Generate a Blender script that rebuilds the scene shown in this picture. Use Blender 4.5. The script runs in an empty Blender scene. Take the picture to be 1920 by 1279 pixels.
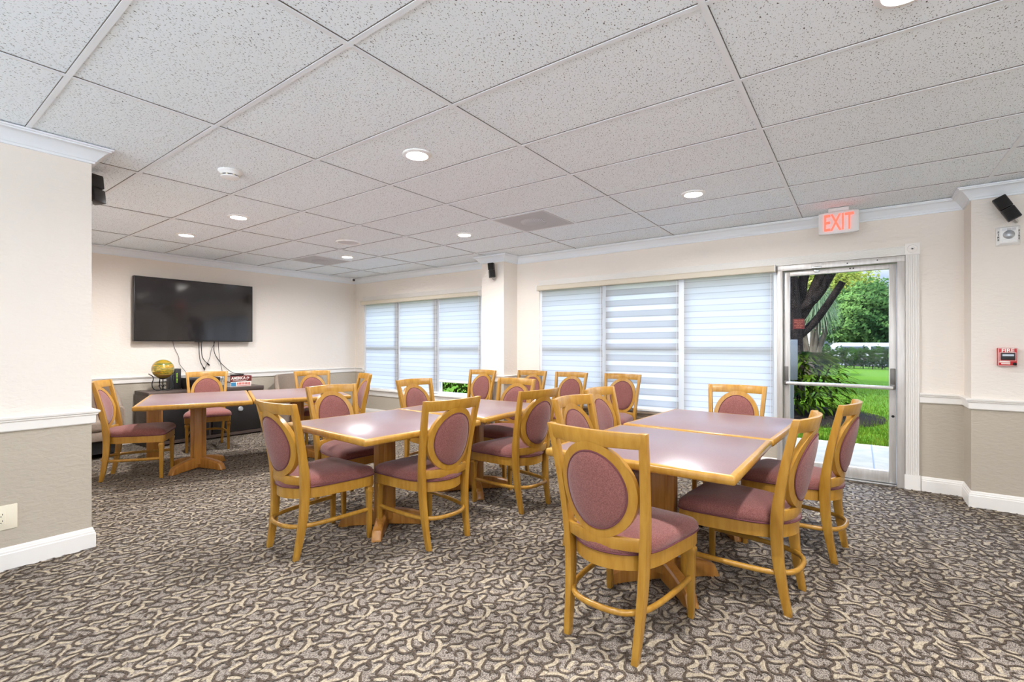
import bpy, bmesh, math, random
import numpy as np
from mathutils import Vector, Matrix
R = math.radians
rnd = random.Random(7)
SC = bpy.context.scene
COL = SC.collection

# ------------------------------------------------------------------ camera, world, sun, exposure
CAM_Z, CEIL = 1.25, 2.467
cd = bpy.data.cameras.new('camera'); cam = bpy.data.objects.new('camera', cd); COL.objects.link(cam)
cam.location = (0, 0, CAM_Z); cam.rotation_euler = (R(90), 0, 0.63)
cd.sensor_width = 36; cd.lens = 893.3 / 1920 * 36; cd.shift_y = 8.5 / 1920; cd.clip_start = 0.05; cd.clip_end = 500
SC.camera = cam
SC.view_settings.view_transform = 'Standard'; SC.view_settings.look = 'None'
SC.view_settings.exposure = 1.31; SC.view_settings.gamma = 1; SC.view_settings.use_curve_mapping = False
SC.cycles.max_bounces = 10; SC.cycles.diffuse_bounces = 6; SC.cycles.glossy_bounces = 4
SC.cycles.transmission_bounces = 6; SC.cycles.transparent_max_bounces = 12
SC.cycles.sample_clamp_indirect = 5; SC.cycles.use_denoising = True
SC.cycles.caustics_reflective = False; SC.cycles.caustics_refractive = False

LAMP_W = 15.0
SKY_STRENGTH = 6.0
wd = bpy.data.worlds.new('sky'); SC.world = wd; wd.use_nodes = True
nt = wd.node_tree; N = nt.nodes; L = nt.links; N.clear()
def wn(t, **k):
    n = N.new(t)
    for a, b in k.items(): setattr(n, a, b)
    return n
tc = wn('ShaderNodeTexCoord'); sep = wn('ShaderNodeSeparateXYZ'); L.new(tc.outputs['Generated'], sep.inputs[0])
rp = wn('ShaderNodeValToRGB'); L.new(sep.outputs['Z'], rp.inputs[0])
e = rp.color_ramp.elements
e[0].position = 0.0; e[0].color = (.56, .64, .80, 1); e[1].position = .7; e[1].color = (.20, .38, .80, 1)
x = e.new(.16); x.color = (.34, .46, .74, 1)
mp = wn('ShaderNodeMapping'); mp.inputs['Scale'].default_value = (1, 1, 3.2); L.new(tc.outputs['Generated'], mp.inputs[0])
nz = wn('ShaderNodeTexNoise'); nz.inputs['Scale'].default_value = 3.1; nz.inputs['Detail'].default_value = 7; nz.inputs['Roughness'].default_value = .58
L.new(mp.outputs[0], nz.inputs['Vector'])
cr = wn('ShaderNodeValToRGB'); cr.color_ramp.elements[0].position = .44; cr.color_ramp.elements[1].position = .62
L.new(nz.outputs['Fac'], cr.inputs[0])
mx = wn('ShaderNodeMixRGB'); mx.inputs[2].default_value = (.84, .86, .88, 1); L.new(cr.outputs[0], mx.inputs[0]); L.new(rp.outputs[0], mx.inputs[1])
gr = wn('ShaderNodeMath', operation='GREATER_THAN'); gr.inputs[1].default_value = 0; L.new(sep.outputs['Z'], gr.inputs[0])
mg = wn('ShaderNodeMixRGB'); mg.inputs[1].default_value = (.50, .50, .48, 1); L.new(gr.outputs[0], mg.inputs[0]); L.new(mx.outputs[0], mg.inputs[2])
# band of sky near the horizon, darkened so the doorway view stays unclipped
hz = wn('ShaderNodeValToRGB'); L.new(sep.outputs['Z'], hz.inputs[0])
he = hz.color_ramp.elements; he[0].position = .20; he[0].color = (.075, .08, .09, 1); he[1].position = .36; he[1].color = (1, 1, 1, 1)
mh = wn('ShaderNodeMixRGB', blend_type='MULTIPLY'); mh.inputs[0].default_value = 1; L.new(mx.outputs[0], mh.inputs[1]); L.new(hz.outputs[0], mh.inputs[2])
L.new(mh.outputs[0], mg.inputs[2])
bg = wn('ShaderNodeBackground'); bg.inputs[1].default_value = SKY_STRENGTH; L.new(mg.outputs[0], bg.inputs[0])
ow = wn('ShaderNodeOutputWorld'); L.new(bg.outputs[0], ow.inputs[0])

sd = bpy.data.lights.new('sun', 'SUN'); sd.energy = 6.0; sd.angle = R(3); sd.color = (1, .96, .88)
so = bpy.data.objects.new('sun', sd); COL.objects.link(so); so.rotation_euler = (R(32), 0, R(-28))   # high, from behind the building

# ------------------------------------------------------------------ materials
def mat(name, col=(.8, .8, .8), rough=.5, metal=0, spec=.5, noise=None, bump=None, emit=None, sheen=0, coat=0):
    """noise=(scale, col2, (sx,sy,sz), lo, hi)  bump=(scale, strength, dist)"""
    m = bpy.data.materials.new(name); m.use_nodes = True
    t = m.node_tree; p = t.nodes['Principled BSDF']
    p.inputs['Base Color'].default_value = (*col, 1); p.inputs['Roughness'].default_value = rough
    p.inputs['Metallic'].default_value = metal; p.inputs['Specular IOR Level'].default_value = spec
    if sheen: p.inputs['Sheen Weight'].default_value = sheen
    if coat: p.inputs['Coat Weight'].default_value = coat; p.inputs['Coat Roughness'].default_value = .22
    if emit: p.inputs['Emission Color'].default_value = (*emit[0], 1); p.inputs['Emission Strength'].default_value = emit[1]
    co = t.nodes.new('ShaderNodeTexCoord')
    if noise:
        mp = t.nodes.new('ShaderNodeMapping'); mp.inputs['Scale'].default_value = noise[2]
        t.links.new(co.outputs['Object'], mp.inputs[0])
        n = t.nodes.new('ShaderNodeTexNoise'); n.inputs['Scale'].default_value = noise[0]; n.inputs['Detail'].default_value = 4
        t.links.new(mp.outputs[0], n.inputs['Vector'])
        r = t.nodes.new('ShaderNodeValToRGB'); r.color_ramp.elements[0].position = noise[3]; r.color_ramp.elements[1].position = noise[4]
        r.color_ramp.elements[0].color = (*noise[1], 1); r.color_ramp.elements[1].color = (*col, 1)
        t.links.new(n.outputs['Fac'], r.inputs[0]); t.links.new(r.outputs[0], p.inputs['Base Color'])
    if bump:
        n = t.nodes.new('ShaderNodeTexNoise'); n.inputs['Scale'].default_value = bump[0]; n.inputs['Detail'].default_value = 3
        t.links.new(co.outputs['Object'], n.inputs['Vector'])
        b = t.nodes.new('ShaderNodeBump'); b.inputs['Strength'].default_value = bump[1]; b.inputs['Distance'].default_value = bump[2]
        t.links.new(n.outputs['Fac'], b.inputs['Height']); t.links.new(b.outputs[0], p.inputs['Normal'])
    return m

def srgb(r, g, b):
    f = lambda c: (c / 255 / 12.92) if c < 11 else ((c / 255 + .055) / 1.055) ** 2.4
    return (f(r), f(g), f(b))

M = {}
M['wood'] = mat('honey oak', srgb(179, 134, 52), .34, spec=.45, noise=(9, srgb(162, 114, 34), (5, 5, .7), .30, .70), coat=.25)
M['wood_dark'] = mat('amber oak', srgb(180, 127, 59), .38, noise=(7, srgb(153, 98, 39), (6, 6, .5), .3, .72), coat=.15)
M['fabric'] = mat('mauve wool', srgb(140, 91, 84), .95, spec=.15, noise=(230, srgb(111, 66, 64), (1, 1, 1), .36, .62), bump=(500, .5, .001), sheen=.25)
M['piping'] = mat('dark mauve piping', srgb(104, 56, 62), .9)
M['laminate'] = mat('rose laminate', srgb(130, 107, 110), .31, spec=.8, noise=(160, srgb(121, 99, 102), (1, 1, 1), .35, .65))
M['white'] = mat('white trim paint', srgb(240, 236, 230), .38)
M['crownw'] = mat('cool white trim paint', srgb(233, 238, 242), .45)
M['white_pl'] = mat('white plastic', srgb(240, 240, 238), .4)
M['ivory'] = mat('ivory plastic', srgb(236, 228, 206), .4)
M['alu'] = mat('brushed aluminium', srgb(214, 210, 205), .38, metal=.35, noise=(40, srgb(196, 190, 184), (1, 1, .1), .3, .7))
M['steel'] = mat('worn steel', srgb(190, 188, 184), .3, metal=.9)
M['bracket'] = mat('tarnished steel', srgb(112, 108, 104), .4, metal=.6)
M['black'] = mat('black plastic', srgb(30, 28, 28), .42)
M['black_m'] = mat('black wrought iron', srgb(26, 24, 24), .5, metal=.3)
M['screen'] = mat('dark screen glass', srgb(30, 26, 26), .09, spec=.8, bump=(2.2, .05, .05))
M['beige'] = mat('beige blind cassette', srgb(214, 204, 184), .5)
M['console'] = mat('espresso veneer', srgb(86, 72, 65), .45, noise=(12, srgb(68, 56, 52), (1, .2, 6), .35, .65))
M['console_side'] = M['console']
M['taupe'] = mat('taupe upholstery', srgb(150, 134, 120), .85, noise=(60, srgb(140, 124, 110), (1, 1, 1), .3, .7))
M['red'] = mat('fire red enamel', srgb(196, 24, 30), .35)
M['sticker'] = mat('maroon sticker', srgb(103, 17, 15), .5)
M['sticker_t'] = mat('pale red lettering', srgb(180, 101, 82), .5)
M['grille'] = mat('grey return grille', srgb(211, 211, 213), .6)
M['bounce_floor'] = mat('pale bounce floor', srgb(236, 232, 226), .35)  # pale so the unseen rear floor throws light upward
M['gap'] = mat('tile gap shade', srgb(96, 88, 80), .9)  # dark colour stands in for shade in the gap beside tees
M['dark'] = mat('dark recess', srgb(18, 17, 17), .8)
M['lamp'] = mat('lit lens', (1, 1, 1), .5, emit=((1, .97, .9), 30))
M['exit_red'] = mat('lit red letters', srgb(255, 70, 50), .5, emit=(srgb(255, 92, 72), .75))
M['exit_body'] = mat('exit sign housing', srgb(224, 224, 222), .4)
M['cream'] = mat('cream plastic', srgb(232, 222, 200), .5)
M['concrete'] = mat('pale concrete', srgb(135, 125, 110), .85, spec=.02, noise=(6, srgb(123, 115, 100), (1, 1, 1), .35, .65))
M['paving'] = mat('bounce paving', srgb(226, 222, 214), .85)  # kept bright to bounce daylight toward the ceiling
M['lawn'] = mat('lawn', srgb(59, 81, 16), .9, spec=.02, noise=(9, srgb(40, 64, 9), (1, 1, 1), .35, .66), bump=(70, .6, .03))
M['mulch'] = mat('dark mulch', srgb(25, 20, 17), .95, spec=.02, noise=(30, srgb(14, 11, 9), (1, 1, 1), .3, .7))
M['bark'] = mat('dark bark', srgb(35, 29, 26), .95, spec=.02, noise=(14, srgb(15, 12, 11), (1, 1, .3), .3, .7), bump=(26, .8, .04))
M['bark_pale'] = mat('pale bark', srgb(82, 74, 64), .95, spec=.02, noise=(10, srgb(47, 40, 34), (1, 1, .3), .3, .7))
M['stucco'] = mat('white stucco', srgb(141, 137, 132), .8)
M['terracotta'] = mat('terracotta roof', srgb(115, 72, 59), .8)
M['van'] = mat('white van paint', srgb(149, 150, 152), .25)
M['van_g'] = mat('van window tint', srgb(40, 46, 52), .1)
M['grey_box'] = mat('dark grey enamel', srgb(59, 61, 62), .5)
M['silver'] = mat('silver knob', srgb(176, 180, 184), .3, metal=.4)
M['book_red'] = mat('maroon dust jacket', srgb(104, 30, 26), .4)
M['book_pale'] = mat('pale dust jacket', srgb(228, 214, 206), .5)
M['book_blue'] = mat('blue jacket patch', srgb(60, 130, 170), .5)
M['page'] = mat('book pages', srgb(226, 228, 230), .8, noise=(300, srgb(200, 202, 206), (.1, .1, 1), .3, .7))
M['ink_white'] = mat('white lettering', srgb(245, 240, 232), .5)
M['ink_red'] = mat('red lettering', srgb(196, 80, 70), .5)
M['ink_black'] = mat('black lettering', srgb(34, 32, 32), .5)
M['ink_green'] = mat('lime lettering', srgb(140, 190, 40), .5)
M['sill_tan'] = mat('weathered tan slats', srgb(158, 140, 122), .6, noise=(10, srgb(128, 110, 94), (1, 1, 8), .3, .7))

def leaf_mat(name, c1, c2, sc=2.5, tr=.35):
    m = bpy.data.materials.new(name); m.use_nodes = True; t = m.node_tree; n = t.nodes; l = t.links; n.clear()
    co = n.new('ShaderNodeTexCoord'); z = n.new('ShaderNodeTexNoise'); z.inputs['Scale'].default_value = sc; z.inputs['Detail'].default_value = 5
    l.new(co.outputs['Object'], z.inputs['Vector'])
    r = n.new('ShaderNodeValToRGB'); r.color_ramp.elements[0].position = .34; r.color_ramp.elements[1].position = .66
    r.color_ramp.elements[0].color = (*c1, 1); r.color_ramp.elements[1].color = (*c2, 1); l.new(z.outputs['Fac'], r.inputs[0])
    d = n.new('ShaderNodeBsdfDiffuse'); tl = n.new('ShaderNodeBsdfTranslucent'); l.new(r.outputs[0], d.inputs[0]); l.new(r.outputs[0], tl.inputs[0])
    mx = n.new('ShaderNodeMixShader'); mx.inputs[0].default_value = tr; l.new(d.outputs[0], mx.inputs[1]); l.new(tl.outputs[0], mx.inputs[2])
    o = n.new('ShaderNodeOutputMaterial'); l.new(mx.outputs[0], o.inputs[0]); return m
M['leaf_olive'] = leaf_mat('olive leaves', srgb(62, 72, 26), srgb(124, 130, 58), .6)
M['leaf_green'] = leaf_mat('green leaves', srgb(34, 57, 29), srgb(90, 115, 59), .6)
M['leaf_hedge'] = leaf_mat('hedge leaves', srgb(10, 27, 6), srgb(35, 61, 17), 3)
M['leaf_silver'] = leaf_mat('silver green fronds', srgb(70, 90, 60), srgb(107, 118, 95), 3)
M['leaf_shrub'] = leaf_mat('glossy shrub leaves', srgb(6, 20, 5), srgb(51, 65, 13), 2.2)
M['grass'] = leaf_mat('grass blades', srgb(42, 69, 10), srgb(81, 95, 27), 4)

def glass_mat():
    m = bpy.data.materials.new('clear glass'); m.use_nodes = True; t = m.node_tree; n = t.nodes; l = t.links; n.clear()
    f = n.new('ShaderNodeFresnel'); f.inputs[0].default_value = 1.14
    a = n.new('ShaderNodeBsdfTransparent'); a.inputs[0].default_value = (.97, .985, .975, 1)
    g = n.new('ShaderNodeBsdfGlossy'); g.inputs['Roughness'].default_value = .02
    x = n.new('ShaderNodeMixShader'); l.new(f.outputs[0], x.inputs[0]); l.new(a.outputs[0], x.inputs[1]); l.new(g.outputs[0], x.inputs[2])
    o = n.new('ShaderNodeOutputMaterial'); l.new(x.outputs[0], o.inputs[0]); return m
M['glass'] = glass_mat()

def wall_mat():
    m = mat('two tone wall paint', srgb(232, 224, 206), .75, spec=.25)
    t = m.node_tree; p = t.nodes['Principled BSDF']
    g = t.nodes.new('ShaderNodeNewGeometry'); s = t.nodes.new('ShaderNodeSeparateXYZ'); t.links.new(g.outputs['Position'], s.inputs[0])
    c = t.nodes.new('ShaderNodeMath'); c.operation = 'GREATER_THAN'; c.inputs[1].default_value = .80; t.links.new(s.outputs['Z'], c.inputs[0])
    x = t.nodes.new('ShaderNodeMixRGB'); x.inputs[1].default_value = (*srgb(188, 178, 162), 1); x.inputs[2].default_value = (*srgb(235, 227, 217), 1)
    t.links.new(c.outputs[0], x.inputs[0]); t.links.new(x.outputs[0], p.inputs['Base Color'])
    n = t.nodes.new('ShaderNodeTexNoise'); n.inputs['Scale'].default_value = 38; n.inputs['Detail'].default_value = 4; n.inputs['Distortion'].default_value = .6
    mp = t.nodes.new('ShaderNodeMapping'); mp.inputs['Scale'].default_value = (.55, .55, 1.3); t.links.new(g.outputs['Position'], mp.inputs[0]); t.links.new(mp.outputs[0], n.inputs['Vector'])
    b = t.nodes.new('ShaderNodeBump'); b.inputs['Strength'].default_value = .28; b.inputs['Distance'].default_value = .012
    t.links.new(n.outputs['Fac'], b.inputs['Height']); t.links.new(b.outputs[0], p.inputs['Normal'])
    return m
M['wall'] = wall_mat()

def ceil_mat():
    m = mat('fissured ceiling tile', srgb(240, 248, 253), .9, spec=.1)
    t = m.node_tree; p = t.nodes['Principled BSDF']; g = t.nodes.new('ShaderNodeNewGeometry')
    mp = t.nodes.new('ShaderNodeMapping'); mp.inputs['Scale'].default_value = (1, .55, 1); mp.inputs['Rotation'].default_value = (0, 0, .7)
    t.links.new(g.outputs['Position'], mp.inputs[0])
    n = t.nodes.new('ShaderNodeTexNoise'); n.inputs['Scale'].default_value = 190; n.inputs['Detail'].default_value = 2; n.inputs['Distortion'].default_value = .4
    t.links.new(mp.outputs[0], n.inputs['Vector'])
    r = t.nodes.new('ShaderNodeValToRGB'); r.color_ramp.elements[0].position = .338; r.color_ramp.elements[1].position = .375
    r.color_ramp.elements[0].color = (*srgb(84, 80, 76), 1); r.color_ramp.elements[1].color = (*srgb(240, 248, 253), 1)
    t.links.new(n.outputs['Fac'], r.inputs[0]); t.links.new(r.outputs[0], p.inputs['Base Color'])
    return m
M['tile'] = ceil_mat()

def carpet_mat(name, a, b):
    m = mat(name, a, .95, spec=.1)
    t = m.node_tree; p = t.nodes['Principled BSDF']; g = t.nodes.new('ShaderNodeNewGeometry')
    n = t.nodes.new('ShaderNodeTexNoise'); n.inputs['Scale'].default_value = 230; n.inputs['Detail'].default_value = 2
    mp = t.nodes.new('ShaderNodeMapping'); mp.inputs['Scale'].default_value = (1, .5, 1); mp.inputs['Rotation'].default_value = (0, 0, .5)
    t.links.new(g.outputs['Position'], mp.inputs[0]); t.links.new(mp.outputs[0], n.inputs['Vector'])
    r = t.nodes.new('ShaderNodeValToRGB'); r.color_ramp.elements[0].position = .42; r.color_ramp.elements[1].position = .58
    r.color_ramp.elements[0].color = (*a, 1); r.color_ramp.elements[1].color = (*b, 1)
    t.links.new(n.outputs['Fac'], r.inputs[0]); t.links.new(r.outputs[0], p.inputs['Base Color'])
    bm = t.nodes.new('ShaderNodeBump'); bm.inputs['Strength'].default_value = .35; bm.inputs['Distance'].default_value = .004
    t.links.new(n.outputs['Fac'], bm.inputs['Height']); t.links.new(bm.outputs[0], p.inputs['Normal'])
    return m
M['carpet'] = carpet_mat('woven carpet ground', srgb(95, 85, 79), srgb(157, 147, 135))
M['carpet_dark'] = carpet_mat('woven carpet scroll', srgb(66, 57, 48), srgb(98, 86, 76))
M['carpet_pale'] = carpet_mat('woven carpet leaf', srgb(144, 131, 113), srgb(177, 164, 142))

def blind_mat(name, lo, hi, phase, duty):
    """zebra fabric: bands of sheer and dense weave"""
    m = bpy.data.materials.new(name); m.use_nodes = True; t = m.node_tree; n = t.nodes; l = t.links; n.clear()
    g = n.new('ShaderNodeNewGeometry'); s = n.new('ShaderNodeSeparateXYZ'); l.new(g.outputs['Position'], s.inputs[0])
    def math_(op, a, b=None):
        q = n.new('ShaderNodeMath'); q.operation = op
        for i, v in enumerate((a, b)):
            if v is None: continue
            if isinstance(v, (int, float)): q.inputs[i].default_value = v
            else: l.new(v, q.inputs[i])
        return q.outputs[0]
    u = math_('FRACT', math_('MULTIPLY', math_('ADD', s.outputs['Z'], phase + 10), 1 / .13))
    st = math_('LESS_THAN', u, duty)
    edge = math_('LESS_THAN', math_('FRACT', math_('ADD', math_('MULTIPLY', math_('ADD', s.outputs['Z'], phase + 10), 2 / .13), .0)), .13)
    ramp = n.new('ShaderNodeMixRGB'); ramp.inputs[1].default_value = (lo, lo, lo, 1); ramp.inputs[2].default_value = (hi, hi, hi, 1); l.new(st, ramp.inputs[0])
    dk = n.new('ShaderNodeMixRGB'); dk.inputs[2].default_value = (lo * .5, lo * .5, lo * .5, 1); l.new(math_('MULTIPLY', edge, .8), dk.inputs[0]); l.new(ramp.outputs[0], dk.inputs[1])
    tl = n.new('ShaderNodeBsdfTranslucent'); l.new(dk.outputs[0], tl.inputs[0])
    df = n.new('ShaderNodeBsdfDiffuse'); df.inputs[0].default_value = (*srgb(240, 240, 242), 1)
    mx = n.new('ShaderNodeMixShader'); mx.inputs[0].default_value = .72; l.new(df.outputs[0], mx.inputs[1]); l.new(tl.outputs[0], mx.inputs[2])
    o = n.new('ShaderNodeOutputMaterial'); l.new(mx.outputs[0], o.inputs[0]); return m

def globe_mat():
    m = mat('swirled art glass', srgb(200, 160, 30), .08, spec=.7, coat=.6)
    t = m.node_tree; p = t.nodes['Principled BSDF']; co = t.nodes.new('ShaderNodeTexCoord')
    mp = t.nodes.new('ShaderNodeMapping'); mp.inputs['Scale'].default_value = (1.6, 1.6, 20); mp.inputs['Rotation'].default_value = (.16, .1, 0); t.links.new(co.outputs['Object'], mp.inputs[0])
    n = t.nodes.new('ShaderNodeTexNoise'); n.inputs['Scale'].default_value = 1.5; n.inputs['Detail'].default_value = 3; n.inputs['Distortion'].default_value = 1.3; t.links.new(mp.outputs[0], n.inputs['Vector'])
    r = t.nodes.new('ShaderNodeValToRGB'); el = r.color_ramp.elements
    el[0].position = .30; el[0].color = (*srgb(60, 40, 20), 1); el[1].position = .75; el[1].color = (*srgb(240, 226, 150), 1)
    for q, c in ((.40, (140, 84, 26)), (.44, (214, 160, 30)), (.48, (132, 136, 44)), (.51, (58, 84, 50)), (.54, (206, 160, 40)), (.58, (110, 120, 50)), (.63, (230, 196, 80))):
        a = el.new(q); a.color = (*srgb(*c), 1)
    t.links.new(n.outputs['Fac'], r.inputs[0]); t.links.new(r.outputs[0], p.inputs['Base Color']); return m
M['globe'] = globe_mat()

# ------------------------------------------------------------------ mesh helpers
class MB:
    def __init__(s): s.v = []; s.f = []; s.m = []; s.cur = 0
    def add(s, vs, fs):
        o = len(s.v); s.v += [tuple(q) for q in vs]; s.f += [tuple(i + o for i in f) for f in fs]; s.m += [s.cur] * len(fs); return s
    def box(s, x0, x1, y0, y1, z0, z1, mtx=None):
        vs = [Vector((x, y, z)) for z in (z0, z1) for x, y in ((x0, y0), (x1, y0), (x1, y1), (x0, y1))]
        if mtx is not None: vs = [mtx @ q for q in vs]
        return s.add(vs, [(3, 2, 1, 0), (4, 5, 6, 7), (0, 1, 5, 4), (1, 2, 6, 5), (2, 3, 7, 6), (3, 0, 4, 7)])
    def rings(s, rs, caps=True, loop=False):
        n = len(rs[0]); vs = [p for r in rs for p in r]; fs = []
        k = len(rs)
        for i in range(k if loop else k - 1):
            j = (i + 1) % k
            for a in range(n):
                b = (a + 1) % n; fs.append((i * n + a, i * n + b, j * n + b, j * n + a))
        if caps and not loop: fs += [tuple(reversed(range(n))), tuple((k - 1) * n + a for a in range(n))]
        return s.add(vs, fs)
    def tube(s, pts, rad, n=8, loop=False, flat=None):
        pts = [Vector(p) for p in pts]; k = len(pts); rs = []; up = None
        for i, p in enumerate(pts):
            a = pts[(i - 1) % k] if loop or i else p; b = pts[(i + 1) % k] if loop or i < k - 1 else p
            t = (b - a).normalized()
            if up is None:
                up = Vector((0, 0, 1)) if abs(t.z) < .9 else Vector((1, 0, 0))
            sx = t.cross(up).normalized(); uz = sx.cross(t).normalized(); up = uz
            r = rad[i] if isinstance(rad, (list, tuple)) else rad
            fa = flat or (1, 1)
            rs.append([p + sx * (math.cos(2 * math.pi * q / n) * r * fa[0]) + uz * (math.sin(2 * math.pi * q / n) * r * fa[1]) for q in range(n)])
        return s.rings(rs, loop=loop)
    def lathe(s, prof, n=24, c=(0, 0, 0), mtx=None):
        rs = []
        for r, z in prof:
            q = [Vector((math.cos(2 * math.pi * a / n) * r, math.sin(2 * math.pi * a / n) * r, z)) for a in range(n)]
            if mtx is not None: q = [mtx @ w for w in q]
            rs.append([w + Vector(c) for w in q])
        return s.rings(rs)
    def build(s, name, m, parent=None, smooth=38, bevel=0, seg=2, loc=None, rot=None):
        me = bpy.data.meshes.new(name); me.from_pydata([tuple(q) for q in s.v], [], s.f)
        ms = m if isinstance(m, (list, tuple)) else [m]
        for q in ms: me.materials.append(q)
        if len(ms) > 1: me.polygons.foreach_set('material_index', s.m)
        bm = bmesh.new(); bm.from_mesh(me); bmesh.ops.recalc_face_normals(bm, faces=bm.faces)
        if bevel:
            es = [q for q in bm.edges if len(q.link_faces) == 2 and q.calc_face_angle(0) > R(30)]
            bmesh.ops.bevel(bm, geom=es, offset=bevel, segments=seg, profile=.5, affect='EDGES', clamp_overlap=True)
        bm.to_mesh(me); bm.free()
        if smooth: me.shade_smooth(); me.set_sharp_from_angle(angle=R(smooth))
        o = bpy.data.objects.new(name, me); COL.objects.link(o)
        if parent: o.parent = parent
        if loc: o.location = loc
        if rot: o.rotation_euler = rot
        return o

def tag(o, label, cat, group=None, kind=None):
    o['label'] = label; o['category'] = cat
    if group: o['group'] = group
    if kind: o['kind'] = kind
    return o
def thing(name, label, cat, loc=(0, 0, 0), rz=0, group=None):
    o = bpy.data.objects.new(name, None); COL.objects.link(o); o.location = loc; o.rotation_euler = (0, 0, rz); o.empty_display_size = .1
    return tag(o, label, cat, group)
def struct(o): o['kind'] = 'structure'; return o
def dup(root, loc, rz, label, group=None):
    r = root.copy(); COL.objects.link(r); r.location = loc; r.rotation_euler = (0, 0, rz); r['label'] = label
    if group: r['group'] = group
    for ch in list(root.children):
        c = ch.copy(); COL.objects.link(c); c.parent = r
        for g in list(ch.children):
            d = g.copy(); COL.objects.link(d); d.parent = c
    return r
def chaikin(p, n=2, loop=True):
    p = [Vector(q) for q in p]
    for _ in range(n):
        o = [] if loop else [p[0]]
        for i in range(len(p) if loop else len(p) - 1):
            a, b = p[i], p[(i + 1) % len(p)]; o += [a * .75 + b * .25, a * .25 + b * .75]
        if not loop: o.append(p[-1])
        p = o
    return p
def text(name, s, size, m, parent, loc, rot, depth=.002, sx=1, bold=0, align='CENTER', space=1):
    c = bpy.data.curves.new(name, 'FONT'); c.body = s; c.size = size; c.extrude = depth; c.align_x = align; c.align_y = 'CENTER'; c.offset = bold; c.space_line = space
    c.resolution_u = 3
    o = bpy.data.objects.new(name + '_tmp', c); COL.objects.link(o)
    bpy.context.view_layer.update()
    me = bpy.data.meshes.new_from_object(o.evaluated_get(bpy.context.evaluated_depsgraph_get()))
    bpy.data.objects.remove(o); bpy.data.curves.remove(c)
    me.name = name; me.materials.clear(); me.materials.append(m)
    q = bpy.data.objects.new(name, me); COL.objects.link(q); q.parent = parent; q.location = loc; q.rotation_euler = rot; q.scale = (sx, 1, 1)
    return q
def sweep(path, prof, name, m, closed=False):
    """profile (out, z) swept along plan path, room on the right of travel, mitred"""
    p = [Vector((a, b)) for a, b in path]; rs = []
    for i, q in enumerate(p):
        d0 = (q - p[i - 1]).normalized() if i else None
        d1 = (p[i + 1] - q).normalized() if i < len(p) - 1 else None
        n0 = Vector((d0.y, -d0.x)) if d0 else None; n1 = Vector((d1.y, -d1.x)) if d1 else None
        if n0 is None: n = n1
        elif n1 is None: n = n0
        else:
            n = (n0 + n1); n = n / max(.2, n.dot(n0))
        rs.append([(q.x + n.x * o, q.y + n.y * o, z) for o, z in prof])
    b = MB(); b.rings(rs); return struct(b.build(name, m, smooth=30))

# ------------------------------------------------------------------ room shell
XW, YN, XL, YL = -7.5, 5.39, -3.84, .85            # tv wall, window wall, near pillar face, hidden return wall
YP = 5.08; XE, YS = 3.6, -5.2
COLX = (-4.224, -3.84); PX = .70
TOP = 2.95
LW = (-7.25, -4.48, .47, 2.03)                      # left window opening x0 x1 z0 z1
RW = (-3.475, -.66, .47, 2.03)
DX = (-.66, .315)

# floor: ground sheet plus the woven scroll pattern
fb = MB()
fb.add([(XW - .1, -1.5, 0), (XE + .2, -1.5, 0), (XE + .2, YN + .1, 0), (XW - .1, YN + .1, 0)], [(0, 1, 2, 3)])
fb.add([(XW - .1, YS - .2, 0), (XE + .2, YS - .2, 0), (XE + .2, -1.5, 0), (XW - .1, -1.5, 0)], [(0, 1, 2, 3)])  # unseen rear floor, made pale to bounce light onto the ceiling
fv = [np.array(fb.v)]; ff = list(fb.f); fm = [0, 3]; off = 8
def stroke(x, y, th, ks, ds, w0, w1):
    """ribbon by integrating curvature ks; returns left/right verts"""
    pts = []; a = th
    for k in ks:
        pts.append((x, y, a)); x += math.cos(a) * ds; y += math.sin(a) * ds; a += k * ds
    n = len(pts); o = []
    for i, (px, py, pa) in enumerate(pts):
        t = i / (n - 1); w = (w0 + (w1 - w0) * t) * (.55 + .45 * min(1, 5 * t, 7 * (1 - t)))
        o.append((px - math.sin(pa) * w, py + math.cos(pa) * w)); o.append((px + math.sin(pa) * w, py - math.cos(pa) * w))
    return np.array(o)
TX, TY = .45, .318
rs_ = random.Random(21); motifs = []
for i in range(7):
    for j in range(5):
        sx = (i + .5 + rs_.uniform(-.12, .12)) * TX / 7; sy = (j + .5 * (i % 2) + .25 + rs_.uniform(-.10, .10)) * TY / 5
        th = rs_.choice((1.57, 4.71)) + rs_.uniform(-.95, .65); sg = rs_.choice((-1, 1)); kind = rs_.random()
        if kind < .50: ks = [sg * 9] * 6 + [sg * (34 + 3.2 * q_) for q_ in range(13)]                       # cane with a tight crook
        elif kind < .82: ks = [-sg * 46] * 9 + [sg * 4] * 3 + [sg * 47] * 9                       # S scroll
        else: ks = [sg * 31] * 16                                                               # open C
        a = stroke(0, 0, th, ks, .0076, .0044, .0060); a += np.array((sx, sy)) - a.mean(0); motifs.append((1, a, .0025))
        mid = (a[1::2] + a[0::2]) / 2; nn = (a[1::2] - a[0::2]); nn /= np.linalg.norm(nn, axis=1)[:, None] + 1e-9; q = []
        if sg > 0: nn = -nn
        k0, k1 = (0, 11) if kind < .5 else (5, 15) if kind < .82 else (2, 11)
        side = 1 if rs_.random() < .6 else -1.15
        for t in range(k0, k1):
            u = (t - k0) / (k1 - k0 - 1); w_ = .0020 + .0074 * math.sin(math.pi * (.08 + .84 * u)) ** .8
            c = mid[t] + nn[t] * .0135 * side; q += [c - nn[t] * w_, c + nn[t] * w_]
        motifs.append((2, np.array(q), .0004))
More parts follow.
